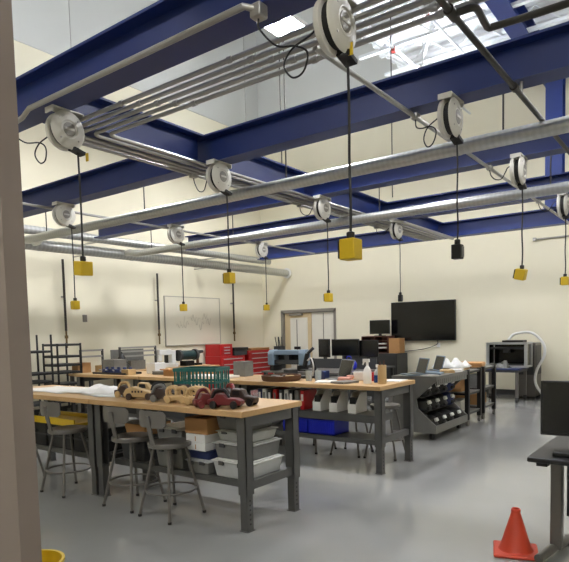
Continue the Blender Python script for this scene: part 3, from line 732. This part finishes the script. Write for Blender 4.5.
# microscope
t = thing('microscope', (-4.02, 5.86, TZ), 'black microscope with tilted arm on the second bench behind the glass jars', 'microscope', None, -.6)
MB().box(-.09, .09, -.12, .08, 0, .035).build('foot', 'black', t, bevel=.01)
MB().tube([(0, .05, .03), (0, .07, .12), (0, .04, .24)], .028, 12).build('arm', 'black', t)
MB().cyl((0, -.06, .14), (0, -.02, .3), .03, n=14).cyl((0, -.02, .3), (0, .06, .37), .02, n=12).build('tube', 'black', t)
MB().box(-.07, .07, -.1, .03, .09, .105).build('stage', 'black', t)
MB().tube(smoothpath([(.11, .0, .03), (.15, .0, .15), (.12, -.02, .25), (.05, -.04, .22)], 5), .009, 8).build('light_arm', 'white', t)
# blue bin and binders under the second bench
for k, (x, lab) in enumerate(((-3.86, 'left dark blue ribbed bin under the second bench'), (-3.5, 'right dark blue ribbed bin under the second bench'))):
    t = thing('parts_bin', (x, 5.47, .34), lab, 'bin', 'blue parts bins')
    b = MB().box(-.17, .17, -.16, .16, 0, .012).box(-.17, .17, -.16, -.15, 0, .16).box(-.17, .17, .15, .16, 0, .16).box(-.17, -.16, -.15, .15, 0, .16).box(.16, .17, -.15, .15, 0, .16)
    b.build('bin_body', 'blue', t)
    rb = MB()
    for i in range(12): rb.bx((-.155+i*.0282, -.164, .075), (.008, .008, .13))
    rb.build('rib', 'blue', t); rb2 = MB(); frame(rb2, .17, .16, .15, .165, .006); rb2.build('rim', 'blue', t)
bc = [('navy', 'navy'), ('white', 'white'), ('black', 'black'), ('red', 'red'), ('darkgrey', 'charcoal'), ('white', 'off white'), ('black', 'black'), ('smoke', 'grey'), ('red', 'bright red')]
bl = ['navy binder under the second bench, leftmost', 'white binder next to the leftmost navy one', 'black binder third from the left under the second bench', 'red binder fourth from the left under the second bench',
      'charcoal binder under the second bench behind the jars', 'off white binder under the second bench behind the jars', 'black binder left of the grey one under the second bench', 'grey binder beside the bright red one', 'bright red binder leaning beside the white magazine files']
bx0 = [-4.4, -4.33, -4.25, -4.17, -4.08, -4.0, -3.93, -3.85, -3.77]
for k in range(9):
    t = thing('binder', (bx0[k], 5.47, .6), bl[k], 'binder', 'binders under the second bench')
    MB().box(-.028, .028, -.13, .13, 0, .22).build('cover', bc[k][0], t, bevel=.004)
    MB().box(-.015, .015, -.1315, -.13, .1, .18).build('spine_label', 'paper' if k % 2 == 0 else 'smoke', t)
fl = ['white magazine file next to the bright red binder', 'white magazine file in the middle under the second bench', 'white magazine file left of the right bench leg']
for k, x in enumerate((-3.58, -3.36, -3.12)):
    t = thing('magazine_file', (x, 5.47, .6), fl[k], 'magazine file', 'white magazine files')
    b = MB().prism([(-.12, 0), (.12, 0), (.12, .22), (-.02, .22), (-.12, .1)], -.052, -.046, 'x').prism([(-.12, 0), (.12, 0), (.12, .22), (-.02, .22), (-.12, .1)], .046, .052, 'x')
    b.box(-.046, .046, .114, .12, 0, .22).box(-.046, .046, -.12, -.114, 0, .1).box(-.046, .046, -.114, .114, 0, .006)
    b.build('file_body', 'white', t)
    MB().box(-.04, .03, -.1, .1, .007, .17).build('magazines', 'black', t)

# ------------------------------------------------------------------ grey tool cart with black cases
CX0, CX1, CY0, CY1 = -3.55, -2.91, 7.18, 8.4
t = thing('tool_cart', (0, 0, 0), 'grey steel rolling cart with angled ends holding rows of black cases', 'cart')
prof = [(CX0, .1), (CX1, .1), (CX1, .2), (CX1-.05, .24), (CX1-.26, .42), (CX1-.28, .55), (CX1-.08, .73), (CX1-.02, .78), (CX1, .8), (CX1, .86), (CX0, .86)]
for yy in (CY0, CY1-.03):
    MB().prism(prof, yy, yy+.03, 'y').build('end_panel', 'cartgrey', t)
s_ = MB()
for z0, z1 in ((.28, .46), (.5, .7)): s_.box(CX0+.2, CX0+.24, CY0-.002, CY0, z0, z1)
s_.build('slot', 'black', t)
MB().box(CX0, CX1, CY0+.03, CY1-.03, .83, .86).build('cart_top', 'cartgrey', t)
lip = MB().box(CX1-.012, CX1, CY0+.03, CY1-.03, .74, .83)
for k in range(16): lip.box(CX1, CX1+.004, CY0+.08+k*.072, CY0+.1+k*.072, .76, .82)
lip.build('slotted_lip', 'cartgrey', t)
MB().box(CX0, CX1, CY0+.03, CY1-.03, .1, .13).box(CX1-.02, CX1, CY0+.03, CY1-.03, .13, .2).build('bottom_tray', 'cartgrey', t)
MB().box(CX0, CX0+.02, CY0+.03, CY1-.03, .13, .83).build('back_panel', 'cartgrey', t)
sh = MB()
for z in (.35, .56): sh.box(CX0+.02, CX1-.22, CY0+.03, CY1-.03, z, z+.012)
sh.build('inner_shelf', 'darkgrey', t)
for x in (CX0+.1, CX1-.1):
    for y in (CY0+.1, CY1-.1):
        MB().cyl((x-.02, y, .045), (x+.02, y, .045), .045, n=14).box(x-.03, x+.03, y-.03, y+.03, .085, .1).build('caster', 'rubber', t)
rowz = [(.13, 'bottom'), (.362, 'middle'), (.572, 'top')]; pos = ['nearest', 'second', 'third', 'farthest']
for r, (z, rn) in enumerate(rowz):
    for k in range(4):
        g = thing('helmet', (CX1-.3+(.1 if r == 0 else 0), CY0+.2+k*.29, z), '%s black rounded case with white patch on the %s row of the grey tool cart' % (pos[k], rn), 'case', 'black cases in the grey cart')
        g.name = 'rounded_case'
        MB().lathe([(0, 0), (.11, 0), (.134, .03), (.137, .1), (.118, .15), (.06, .182), (0, .188)], 20).build('shell', 'black' if (k, r) not in ((3, 2), (3, 1)) else 'navy', g)
        MB().bx((.122, .0, .128), (.035, .1, .05), ry=-.5).build('patch', 'white', g, bevel=.01)
        MB().bx((.115, 0, .05), (.06, .12, .05)).build('visor', 'rubber', g, bevel=.015)
# stuff on the cart top
CT = .86
laptop((-3.33, 7.38, CT), -.75, 'open laptop with dark screen on the near end of the grey tool cart', m='paleblue')
laptop((-3.36, 8.05, CT), -.8, 'open laptop with dark screen at the far end of the grey tool cart', m='paleblue')
stack(-3.03, 8.23, CT, .2, .26, .03, .2, 'paper', 'white papers at the far end of the grey tool cart')
stack(-3.1, 7.62, CT, .2, .28, .02, .2, 'paleblue', 'pale blue folders between the two laptops on the grey tool cart', 'folder', 'folder')
stack(-3.05, 7.32, CT, .16, .2, .012, -.2, 'paper', 'white papers beside the near laptop on the grey tool cart')
stack(-3.05, 7.95, CT, .18, .22, .04, .5, 'tan', 'tan folders beside the far laptop on the grey tool cart', 'folder', 'folder')
# black rolling racks
def rack(x0, x1, y0, y1, h, label, zs, m='black', posts=.03, wheels=True, group='black rolling racks', boards='maple', bm='black'):
    t = thing('rolling_rack', ((x0+x1)/2, (y0+y1)/2, 0), label, 'cart', group)
    hx, hy = (x1-x0)/2, (y1-y0)/2; z0 = .1 if wheels else 0
    for sx in (-1, 1):
        for sy in (-1, 1):
            px, py = sx*(hx-posts/2), sy*(hy-posts/2)
            MB().box(px-posts/2, px+posts/2, py-posts/2, py+posts/2, z0, h).build('post', m, t)
            if wheels:
                MB().cyl((px-.018, py, .04), (px+.018, py, .04), .04, n=14).box(px-.022, px+.022, py-.03, py+.03, .078, z0).build('caster', 'stool', t)
    for z in zs:
        b = MB()
        for s in (-1, 1):
            b.box(-hx+.006, hx-.006, s*(hy-posts/2)-.012, s*(hy-posts/2)+.012, z-.03, z)
            b.box(s*(hx-posts/2)-.012, s*(hx-posts/2)+.012, -hy+.006, hy-.006, z-.03, z)
        b.build('rail', bm, t)
    for z in zs: MB().box(-hx+.012, hx-.012, -hy+posts, hy-posts, z, z+.012).build('shelf', boards, t)
    return t
rack(-3.55, -2.93, 8.5, 9.12, .86, 'black rolling rack right behind the grey tool cart', (.2, .5, .83), posts=.06, boards='smoke')
rack(-3.57, -2.95, 9.3, 9.94, .86, 'black rolling rack farther from the grey tool cart, nearest the printer', (.2, .5, .83), posts=.06, boards='smoke')
for k, (y, z, w, m, lab) in enumerate(((8.8, .512, .28, 'card', 'cardboard box on the middle shelf of the nearer black rack'), (8.8, .212, .16, 'paper', 'white box on the lower shelf of the nearer black rack'), (9.6, .512, .2, 'smoke', 'grey box on the middle shelf of the farther black rack'), (9.62, .212, .18, 'card', 'cardboard box on the lower shelf of the farther black rack'))):
    t = thing('carton', (-3.28, y, z), lab, 'box', 'boxes on the black racks')
    MB().box(-.2, .2, -.2, .2, 0, w).build('carton_body', m, t, bevel=.004); MB().box(-.02, .02, -.202, .202, w-.001, w+.002).build('tape', 'tan', t)
RT = .842
stack(-3.28, 8.75, RT, .45, .4, .03, .1, 'tan', 'tan folders stacked on the nearer black rack')
stack(-3.3, 9.55, RT, .5, .5, .07, .2, 'card', 'flattened cardboard sheets on the farther black rack')
sheet(-3.55, -3.05, 8.55, 9.05, RT+.035, .15, 21, 'plastic_wrap', 'white', 'crumpled white plastic wrap on the folders of the nearer black rack', 'wrap')

# ------------------------------------------------------------------ printer corner
t = thing('printer_cart', (-3.38, 11.85, 0), 'grey rolling cart with blue top under the glass printer case', 'cart')
for sx in (-1, 1):
    for sy in (-1, 1):
        MB().box(sx*.35-.025, sx*.35+.025, sy*.3-.025, sy*.3+.025, .1, .6).build('leg', 'stool', t)
        MB().cyl((sx*.35-.02, sy*.3, .05), (sx*.35+.02, sy*.3, .05), .05, n=14).bx((sx*.35, sy*.3, .09), (.05, .06, .025)).build('caster', 'rubber', t)
MB().box(-.385, .385, -.34, .34, .6, .645).build('apron', 'darkgrey', t)
MB().box(-.41, .41, -.36, .36, .645, .68).build('cart_top', 'navy', t, bevel=.006)
MB().box(-.32, .32, -.33, -.31, .615, .635).build('drawer_pull', 'stool', t) if False else None
t = thing('printer', (-3.3, 12.0, .68), 'large printer in an aluminium frame case on the rolling cart', 'printer')
fr = MB(); a, b2, h = .37, .2, .5
for sx in (-1, 1):
    for sy in (-1, 1): fr.box(sx*a-.025, sx*a+.025, sy*b2-.025, sy*b2+.025, 0, h)
for z in (0, h-.04):
    for s in (-1, 1): fr.box(-a, a, s*b2-.02, s*b2+.02, z, z+.04).box(s*a-.02, s*a+.02, -b2, b2, z, z+.04)
fr.build('frame', 'alu', t)
MB().box(-a+.02, a-.02, b2-.015, b2-.005, .04, h-.04).box(a-.01, a, -b2+.03, b2-.03, .04, h-.04).box(-a, -a+.01, -b2+.03, b2-.03, .04, h-.04).build('dark_panel', 'screen', t)
MB().box(-a+.02, a-.02, -.1, b2-.02, h*.72, h*.8).bx((-.05, 0, h*.68), (.12, .1, .1)).build('gantry', 'darkgrey', t)
MB().box(-a+.05, a-.05, -b2+.03, b2-.03, .04, .06).build('bed', 'darkgrey', t)
MB().box(-.1, .3, -.15, .15, h+.001, h+.04).build('top_cover', 'black', t)
tag(sheet(-3.62, -3.2, 11.52, 11.76, .68, .12, 31, 'wrapped_part', 'smoke', 'grey plastic wrapped part in front of the printer case', 'part'), 'grey plastic wrapped part in front of the printer case', 'part')
t = thing('filter_cabinet', (-3.08, 12.6, 0), 'tall grey cabinet behind the printer with white hose', 'cabinet')
MB().box(-.2, .2, -.25, .25, .05, 1.15).build('cabinet_body', 'stool', t, bevel=.01)
MB().box(.2, .208, -.22, .22, .5, 1.1).box(-.17, .17, -.257, -.25, .5, 1.1).build('side_panel', 'darkgrey', t)
f = MB()
for sx in (-1, 1):
    for sy in (-1, 1): f.box(sx*.17-.03, sx*.17+.03, sy*.2-.03, sy*.2+.03, 0, .05)
f.build('foot', 'rubber', t)
hz = smoothpath([(-3.4, 12.3, 1.22), (-3.3, 12.4, 1.34), (-3.0, 12.5, 1.36), (-2.76, 12.45, 1.15), (-2.72, 12.4, .9), (-2.83, 12.25, .6), (-2.84, 12.2, .35), (-2.72, 12.2, .14), (-2.6, 12.2, .03)], 8)
tag(MB().tube(hz, .027, 12).build('hose', 'white'), 'white flexible hose looping from the printer down to the floor', 'hose')

# ------------------------------------------------------------------ television wall
t = thing('television', (-5.56, 12.93, 1.21), 'large black flat television on the cream wall', 'television')
MB().box(-.81, .81, -.03, .03, 0, .94).build('bezel', 'black', t, bevel=.006)
MB().box(-.795, .795, -.033, -.03, .018, .925).build('screen', 'screen', t)
MB().box(-.2, .2, .03, .068, .3, .7).build('wall_mount', 'steel', t)
tag(MB().tube(smoothpath([(-5.2, 12.96, 1.21), (-5.22, 12.96, 1.12), (-5.5, 12.96, 1.02), (-5.95, 12.96, .96), (-6.3, 12.96, .93)], 6), .008, 8).build('cable', 'black'), 'black cable drooping along the wall below the television', 'cable')
tag(MB().box(-5.23, -5.15, 12.975, 12.998, 1.05, 1.15).build('wall_outlet', 'white', bevel=.004), 'white wall outlet below the television', 'outlet')
# credenza, pigeonhole organiser, small monitor
t = thing('credenza', (-6.72, 12.66, 0), 'grey cabinet against the wall under the walnut organiser', 'cabinet')
MB().box(-.75, .75, -.3, .3, .05, .92).build('cabinet_body', 'darkgrey', t, bevel=.004)
MB().box(-.72, .72, -.27, .27, 0, .05).build('plinth', 'black', t)
for k in range(3):
    dd = MB().box(-.735+k*.49, -.735+k*.49+.47, -.318, -.3, .08, .88).build('door', 'darkgrey', t); MB().box(-.32+k*.49, -.305+k*.49, -.335, -.318, .4, .55).build('handle', 'alu', dd)
t = thing('organiser', (-6.64, 12.72, .92), 'dark walnut pigeonhole organiser left of the television', 'organiser')
b = MB().box(-.36, .36, -.2, .2, 0, .02).box(-.36, .36, -.2, .2, .4, .42).box(-.36, -.34, -.2, .2, .02, .4).box(.34, .36, -.2, .2, .02, .4).box(-.01, .01, -.2, .2, .02, .4).box(-.34, .34, .18, .2, .02, .4)
b.build('carcass', 'organ', t)
sv = MB()
for k in range(1, 4): sv.box(-.34, .34, -.19, .18, .02+k*.095-.006, .02+k*.095+.006)
sv.build('shelf', 'organ', t)
for k, (x, z, lab) in enumerate(((-.18, .021, 'paper stack in the bottom left slot of the walnut organiser'), (.18, .122, 'paper stack in the second right slot of the walnut organiser'), (-.16, .217, 'paper stack in the third left slot of the walnut organiser'), (.17, .217, 'paper stack in the third right slot of the walnut organiser'))):
    tag(MB().box(-6.64+x-.12, -6.64+x+.12, 12.54, 12.85, .92+z, .92+z+.03).build('paper_stack', 'paper'), lab, 'papers', 'papers in the organiser')
t = thing('cardboard_box', (-6.13, 12.7, .92), 'upright cardboard box between the walnut organiser and the television', 'box')
MB().box(-.14, .14, -.15, .15, 0, .36).build('box_body', 'card', t, bevel=.004); MB().box(-.03, .03, -.152, .152, .359, .362).build('tape', 'tan', t)
def monitor(loc, w, h, label, rz=0, stand=.09, group='computer monitors'):
    t = thing('monitor', loc, label, 'monitor', group, rz)
    MB().box(-w/2, w/2, -.02, .02, stand, stand+h).build('bezel', 'black', t, bevel=.004)
    MB().box(-w/2+.012, w/2-.012, -.022, -.02, stand+.015, stand+h-.012).build('screen', 'screen', t)
    MB().box(-.035, .035, .0, .045, .012, stand+h*.4).build('neck', 'black', t)
    MB().box(-.12, .12, -.08, .1, 0, .014).build('base', 'black', t, bevel=.004)
    return t
monitor((-6.56, 12.66, 1.34), .52, .34, 'small monitor standing on top of the walnut organiser', .1, .05)
# office desk with monitors
t = thing('office_desk', (-5.9, 10.3, 0), 'charcoal desk with monitors behind the second bench', 'desk')
MB().box(-1.1, .7, -.4, .4, .72, .75).build('desktop', 'darkgrey', t)
MB().box(-1.1, .7, -.43, -.405, .2, .93).build('front_panel', 'darkgrey', t)
for sx in (-1.05, .65):
    for sy in (-.35, .35): MB().box(sx-.025, sx+.025, sy-.025, sy+.025, 0, .72).build('leg', 'black', t)
monitor((-6.02, 10.1, .75), .6, .34, 'wide black monitor on the charcoal desk', .15, .23)
monitor((-6.5, 10.05, .75), .34, .38, 'narrow black monitor at the left of the charcoal desk', -.3, .2)
monitor((-5.62, 10.35, .75), .4, .34, 'black monitor partly behind the wide one at the right of the charcoal desk', .3, .2)
t = thing('bag', (-5.5, 9.35, .76), 'bright blue bag on the grey side table', 'bag')
b = MB(); b.lathe([(0, 0), (.12, 0), (.15, .04), (.155, .1), (.12, .16), (.05, .19), (0, .195)], 18); b.build('bag_body', 'blue', t)
MB().tube(smoothpath([(-.05, 0, .17), (-.04, 0, .24), (.04, 0, .24), (.05, 0, .17)], 4), .008, 8).build('handle', 'blue', t)
# vinyl cutter on its table
t = thing('side_table', (-5.9, 9.0, 0), 'grey side table carrying the pale blue plotter', 'table')
MB().box(-1.05, .9, -.5, .55, .73, .76).build('tabletop', 'stool', t)
for sx in (-1.0, .85):
    for sy in (-.42, .47): MB().box(sx-.03, sx+.03, sy-.03, sy+.03, 0, .73).build('leg', 'darkgrey', t)
t = thing('plotter', (-6.5, 8.8, .76), 'pale blue plotter with rounded ends behind the round tray', 'plotter', None, .1)
for s in (-1, 1):
    MB().prism([(-.12, .1), (.1, .1), (.13, .2), (.11, .36), (.04, .4), (-.08, .4), (-.13, .33)], s*.34-.07, s*.34+.07, 'x').build('end_cap', 'paleblue', t, bevel=.02)
MB().box(-.28, .28, -.1, .1, .3, .39).build('top_cover', 'paleblue', t, bevel=.015)
MB().box(-.28, .28, -.09, .09, .12, .2).build('bed', 'darkgrey', t)
MB().box(-.28, .28, .05, .09, .2, .3).build('back_panel', 'black', t)
MB().box(-.05, .05, -.09, .04, .2, .29).build('carriage', 'darkgrey', t)
for s in (-1, 1): MB().box(s*.3-.04, s*.3+.04, -.15, .15, 0, .1).build('foot', 'black', t)
# ------------------------------------------------------------------ left wall
t = thing('whiteboard', (-10.48, 10.2, 1.24), 'whiteboard with faint writing on the left wall', 'whiteboard')
MB().box(-.01, .01, -.93, .93, 0, 1.16).build('board', 'board', t)
f = MB(); f.box(-.012, .018, -.95, -.93, -.02, 1.18).box(-.012, .018, .93, .95, -.02, 1.18).box(-.012, .018, -.93, .93, 1.16, 1.18).box(-.012, .03, -.93, .93, -.02, 0)
f.build('frame', mat('pale_frame', (176, 170, 156), .5), t)
w = MB(); rnd = random.Random(3)
for k in range(9):
    y0 = -.6+k*.13; z0 = .45+rnd.uniform(-.05, .25)
    w.tube(smoothpath([(.011, y0, z0), (.011, y0+.05, z0+rnd.uniform(-.15, .2)), (.011, y0+.1, z0+rnd.uniform(-.15, .1)), (.011, y0+.16, z0+rnd.uniform(-.1, .15))], 4), .009, 5)
w.build('marker_lines', 'ink', t)
tag(MB().box(-10.498, -10.48, 7.05, 7.15, 1.8, 1.95).build('wall_plate', 'frame', bevel=.004), 'small grey wall plate left of the whiteboard', 'plate')
# long wall bench
t = thing('wall_bench', (-10.0, 7.5, 0), 'long bench along the left wall behind the rack carts', 'bench')
MB().box(-.4, .35, -.95, 2.4, .72, .76).build('benchtop', 'maple', t)
for yy in (-.85, .7, 2.3):
    for xx in (-.35, .28): MB().box(xx-.03, xx+.03, yy-.03, yy+.03, 0, .72).build('leg', 'steel', t)
def av(x0, x1, y0, y1, h, zs, label): return rack(x0, x1, y0, y1, h, zs=zs, label=label, posts=.026, group='black rack carts by the left wall', boards='darkgrey')
av(-10.2, -9.7, 5.05, 5.86, 1.55, (.3, .7, .85, 1.25), 'tall black rack cart at the left wall, half hidden by the partition')
av(-10.2, -9.7, 5.95, 6.46, 1.38, (.3, .62, .84, .98, 1.14, 1.36), 'black rack cart with many rails under the leftmost black air pipe')
def tubeframe(loc, L, h, label, bars):
    t = thing('tube_frame', loc, label, 'frame', 'tube frames on the wall bench')
    for s in (-1, 1):
        MB().box(-.02, .02, s*L/2-.015, s*L/2+.015, 0, h).build('upright', 'darkgrey', t); MB().box(-.12, .12, s*L/2-.02, s*L/2+.02, 0, .02).build('foot', 'darkgrey', t)
    for z in bars: MB().box(-.015, .015, -L/2+.015, L/2-.015, z-.018, z+.018).build('bar', 'conduit', t)
    return t
tubeframe((-9.95, 6.85, .76), .5, .48, 'white barred tube frame right of the black rack carts', (.34, .46))
tubeframe((-9.95, 8.0, .76), .95, .5, 'long tube frame below the second black air pipe', (.3, .4, .48))
tag(MB().box(-10.3, -10.26, 7.55, 8.4, .76, 1.2).build('grey_panel', 'smoke'), 'grey panel leaning behind the long tube frame', 'panel')
t = thing('sewing_machine', (-9.95, 8.78, .76), 'pale sewing machine on the wall bench left of the whiteboard edge', 'machine'); t.name = 'bench_machine'
MB().box(-.12, .12, -.26, .26, 0, .09).build('machine_base', 'white', t, bevel=.01)
MB().box(-.07, .07, .12, .24, .09, .38).box(-.07, .07, -.24, .12, .28, .4).box(-.05, .05, -.24, -.15, .15, .28).build('machine_arm', 'white', t, bevel=.015)
MB().cyl((0, .24, .3), (0, .28, .3), .06, n=18).build('hand_wheel', 'black', t)
t = thing('bench_grinder', (-9.9, 9.38, .76), 'dark teal bench grinder on the wall bench below the whiteboard', 'grinder')
MB().box(-.1, .1, -.14, .14, 0, .12).build('pedestal', 'black', t, bevel=.01)
MB().cyl((0, -.2, .25), (0, .2, .25), .11, n=20).build('motor', mat('dark_teal_enamel', (26, 52, 54), .4), t)
for s in (-1, 1): MB().cyl((0, s*.22, .25), (0, s*.29, .25), .13, n=20).build('wheel_guard', 'darkgrey', t)
MB().cyl((0, -.22, .25), (0, .22, .25), .03, n=10).build('shaft', 'steel', t)
t = thing('hand_drill', (-9.85, 9.72, .76), 'dark power drill on the wall bench beside the grinder', 'drill')
MB().cyl((0, -.1, .3), (0, .12, .32), .05, r1=.035, n=14).build('drill_body', 'darkgrey', t)
MB().bx((0, -.05, .15), (.05, .06, .28)).build('grip', 'brown', t, bevel=.01); MB().box(-.06, .06, -.12, .04, 0, .05).build('battery', 'black', t)
# things on the left benches
t = thing('tool_tray', (-7.25, 5.45, TZ), 'black tray of small dark tools on the left bench', 'tray')
MB().box(-.45, .35, -.14, .14, 0, .012).box(-.45, .35, -.15, -.14, 0, .03).box(-.45, .35, .14, .15, 0, .03).build('tray_body', 'black', t)
for k in range(5):
    g = thing('clamp', (-7.59+k*.15, 5.45, TZ+.013), '%s dark clamp on the black tray from the left' % cl[k], 'clamp', 'clamps on the black tray', .3*k)
    MB().bx((0, 0, .03), (.1, .05, .06)).bx((.02, .02, .07), (.05, .03, .04)).build('jaw', 'navy', g, bevel=.008); MB().cyl((-.04, 0, .03), (-.04, -.08, .05), .01, n=8).build('screw', 'conduit', g)
t = thing('model_tree', (-9.75, 7.42, .76), 'small dark tree shaped model on the wall bench', 'model')
MB().lathe([(0, .1), (.17, .1), (.09, .18), (.13, .18), (.07, .27), (.09, .27), (0, .42)], 12).build('crown', 'black', t); MB().cyl((0, 0, 0), (0, 0, .12), .05, n=10).build('stand', 'black', t)
t = thing('cardboard_box', (-6.0, 5.55, TZ), 'cardboard box on the bench behind the tan model cars', 'box')
MB().box(-.2, .2, -.14, .14, 0, .1).build('box_body', 'card', t, bevel=.003); MB().box(-.205, -.02, -.2, -.14, .085, .1).build('flap', 'card', t)
stack(-6.45, 5.7, TZ, .3, .3, .05, .2, 'smoke', 'grey papers left of the cardboard box behind the tan cars')
stack(-5.3, 5.45, TZ, .7, .3, .03, .05, 'paper', 'long roll of white paper sheets behind the teal crate')
for k, (x, m, lab) in enumerate(((-7.62, 'card', 'cardboard box under the leftmost bench of the second row'), (-7.0, 'black', 'black box under the leftmost bench of the second row'), (-6.0, 'darkgrey', 'charcoal box under the bench behind the teal crate'), (-5.2, 'clear', 'clear box under the bench behind the teal crate'))):
    t = thing('storage_box', (x, 5.6, .34), lab, 'box', 'boxes under the second row')
    MB().box(-.25, .25, -.22, .22, 0, .3).build('box_body', m, t, bevel=.008); MB().box(-.26, .26, -.23, .23, .3, .33).build('lid', m, t, bevel=.004)
for k, (x, y, w, d_, h_, m, lab) in enumerate(((-6.75, 5.75, .2, .2, .16, 'white', 'small white carton left of the cardboard box on the second row'), (-5.65, 5.75, .24, .2, .14, 'card', 'cardboard carton behind the teal crate on the second row'), (-5.05, 5.8, .2, .18, .2, 'smoke', 'grey carton behind the right side of the teal crate'), (-7.75, 5.75, .3, .24, .2, 'smoke', 'grey carton at the left end of the second row'), (-6.95, 5.4, .16, .14, .08, 'tan', 'tan carton right of the black tool tray'))):
    t = thing('carton', (x, y, TZ), lab, 'box', 'cartons on the second row')
    MB().box(-w/2, w/2, -d_/2, d_/2, 0, h_).build('carton_body', m, t, bevel=.004); MB().box(-.02, .02, -d_/2-.002, d_/2+.002, h_-.001, h_+.002).build('tape', 'brown', t)
for k, (y, w, h_, m, lab) in enumerate(((6.72, .3, .22, 'card', 'cardboard box on the wall bench inside the white barred tube frame'), (7.25, .3, .14, 'tan', 'tan box on the wall bench by the dark tree shaped model'), (8.05, .4, .2, 'smoke', 'grey box on the wall bench inside the long tube frame'), (9.05, .18, .3, 'black', 'black box on the wall bench between the pale machine and the grinder'))):
    t = thing('bench_box', (-10.12, y, .76), lab, 'box', 'boxes on the wall bench')
    MB().box(-.1, .1, -w/2, w/2, 0, h_).build('box_body', m, t, bevel=.004); MB().box(-.102, .102, -.02, .02, h_-.001, h_+.002).build('tape', 'brown', t)
for k, (x, y, m, lab) in enumerate(((-3.78, 5.78, 'navy', 'navy box on the second bench behind the glass jars'), (-3.28, 5.82, 'white', 'white box on the second bench behind the spray bottle'), (-3.08, 5.8, 'red', 'red box on the second bench behind the spray bottle'), (-4.3, 5.85, 'darkgrey', 'charcoal box behind the round tray'))):
    t = thing('small_carton', (x, y, TZ), lab, 'box', 'small boxes on the second bench', .4*k)
    MB().box(-.07, .07, -.06, .06, 0, .1).build('carton_body', m, t, bevel=.004); MB().box(-.072, .072, -.01, .01, .099, .102).build('tape', 'smoke', t)
# red tool chests
def chest(y, w, h, z, label, top=None):
    t = thing('tool_chest', (-10.0, y, z), label, 'tool chest', 'red tool chests')
    MB().box(-.4, .12, -w/2, w/2, .0, h).build('cabinet', 'red', t, bevel=.006)
    n = max(3, int(h/.14))
    for k in range(n):
        z0 = .04+k*(h-.08)/n; z1 = .04+(k+1)*(h-.08)/n-.015
        dd = MB().box(.12, .135, -w/2+.03, w/2-.03, z0, z1).build('drawer', 'red', t); MB().box(.135, .15, -w/2+.12, w/2-.12, z1-.035, z1-.015).build('handle', 'alu', dd)
    return t
chest(10.95, .95, .9, 0.02, 'red tool chest with silver drawer pulls left of the corner'); chest(12.1, 1.05, 1.0, .02, 'wide red tool chest nearest the room corner')
chest(10.72, .45, .3, .922, 'small red tool box standing on the left tool chest')
t = thing('tool_box', (-10.05, 11.24, .922), 'black open tool box on the left red tool chest', 'tool box')
MB().box(-.2, .2, -.25, .25, 0, .12).build('box_body', 'darkgrey', t, bevel=.006); MB().box(-.22, .22, -.28, .28, .12, .2).build('lid', 'black', t, bevel=.01)
stack(-10.1, 12.1, 1.02, .4, .8, .06, 0, 'card', 'flat cardboard on the wide red tool chest')
t = thing('tool_rack', (-9.8, 12.82, 0), 'upright rack of dark handled tools beside the double door', 'tool rack')
MB().box(-.12, .12, -.1, .1, 0, 1.1).build('rack_body', 'darkgrey', t)
for k in range(4): MB().cyl((-.09+k*.06, 0, 1.1), (-.12+k*.06+(.03 if k % 2 else -.02), 0, 1.36), .014, n=8).build('tool_handle', 'black', t)

# ------------------------------------------------------------------ right foreground
t = thing('traffic_cone', (-1.02, 3.87, 0), 'orange traffic cone standing on the floor beside the black desk', 'cone', None, .3)
MB().box(-.14, .14, -.14, .14, 0, .022).build('base', 'orange', t, bevel=.012)
MB().lathe([(.11, .022), (.104, .03), (.098, .04), (.028, .272), (.03, .277), (.03, .292), (.025, .297), (.021, .292), (.021, .28)], 32).build('cone_body', 'orange', t)
t = thing('desk', (-.1, 3.85, 0), 'black topped desk with a grey pedestal at the right edge of the photo', 'desk')
MB().box(-.75, .8, -.4, .4, .712, .74).build('desktop', 'black', t, bevel=.008)
for sx in (-.69, .7):
    MB().box(sx-.035, sx+.035, .09, .17, .04, .712).build('column', 'stool', t, bevel=.01)
    MB().box(sx-.03, sx+.03, -.3, .4, .712-.04, .712).build('top_bracket', 'black', t)
    MB().tube([(sx-.06, -.1, .03), (sx-.03, .02, .045), (sx, .16, .05), (sx+.02, .3, .04), (sx+.02, .38, .03)], .03, 12).build('foot', 'stool', t)
MB().box(-.64, .6, .175, .19, .25, .7).build('modesty_panel', 'black', t)
monitor((-.55, 3.86, .74), .62, .34, 'large black monitor on the desk at the right edge', .12, .075)
tag(MB().bx((-.66, 3.6, .74+.014), (.16, .12, .026), rz=.2).build('small_box', 'black', bevel=.006), 'small black box on the desk at the right edge', 'box')
tag(MB().bx((-.5, 3.66, .742), (.2, .16, .003), rz=-.2).build('leaflet', 'paper'), 'white leaflet on the desk beside the small black box', 'paper')
# yellow bucket behind the partition
t = thing('bucket', (-2.95, 1.6, 0), 'yellow bucket just showing at the bottom left behind the partition', 'bucket')
MB().lathe([(0, 0), (.12, 0), (.125, .01), (.155, .27), (.165, .275), (.165, .29), (.15, .29), (.118, .012), (0, .012)], 36).build('bucket_body', 'yellow', t)
MB().tube([(.16*math.cos(q), .16*math.sin(q)*.98, .275-.12*math.sin(q)*0) for q in [0, .1]], .01, 8).build('ear', 'black', t)

# ------------------------------------------------------------------ world and view
wd = bpy.data.worlds.new('world'); S.world = wd; wd.use_nodes = True
wd.node_tree.nodes['Background'].inputs['Color'].default_value = (.5, .55, .6, 1); wd.node_tree.nodes['Background'].inputs['Strength'].default_value = .05
S.view_settings.view_transform = 'Standard'; S.view_settings.look = 'None'; S.view_settings.gamma = 1; S.view_settings.use_curve_mapping = False
S.view_settings.exposure = 0
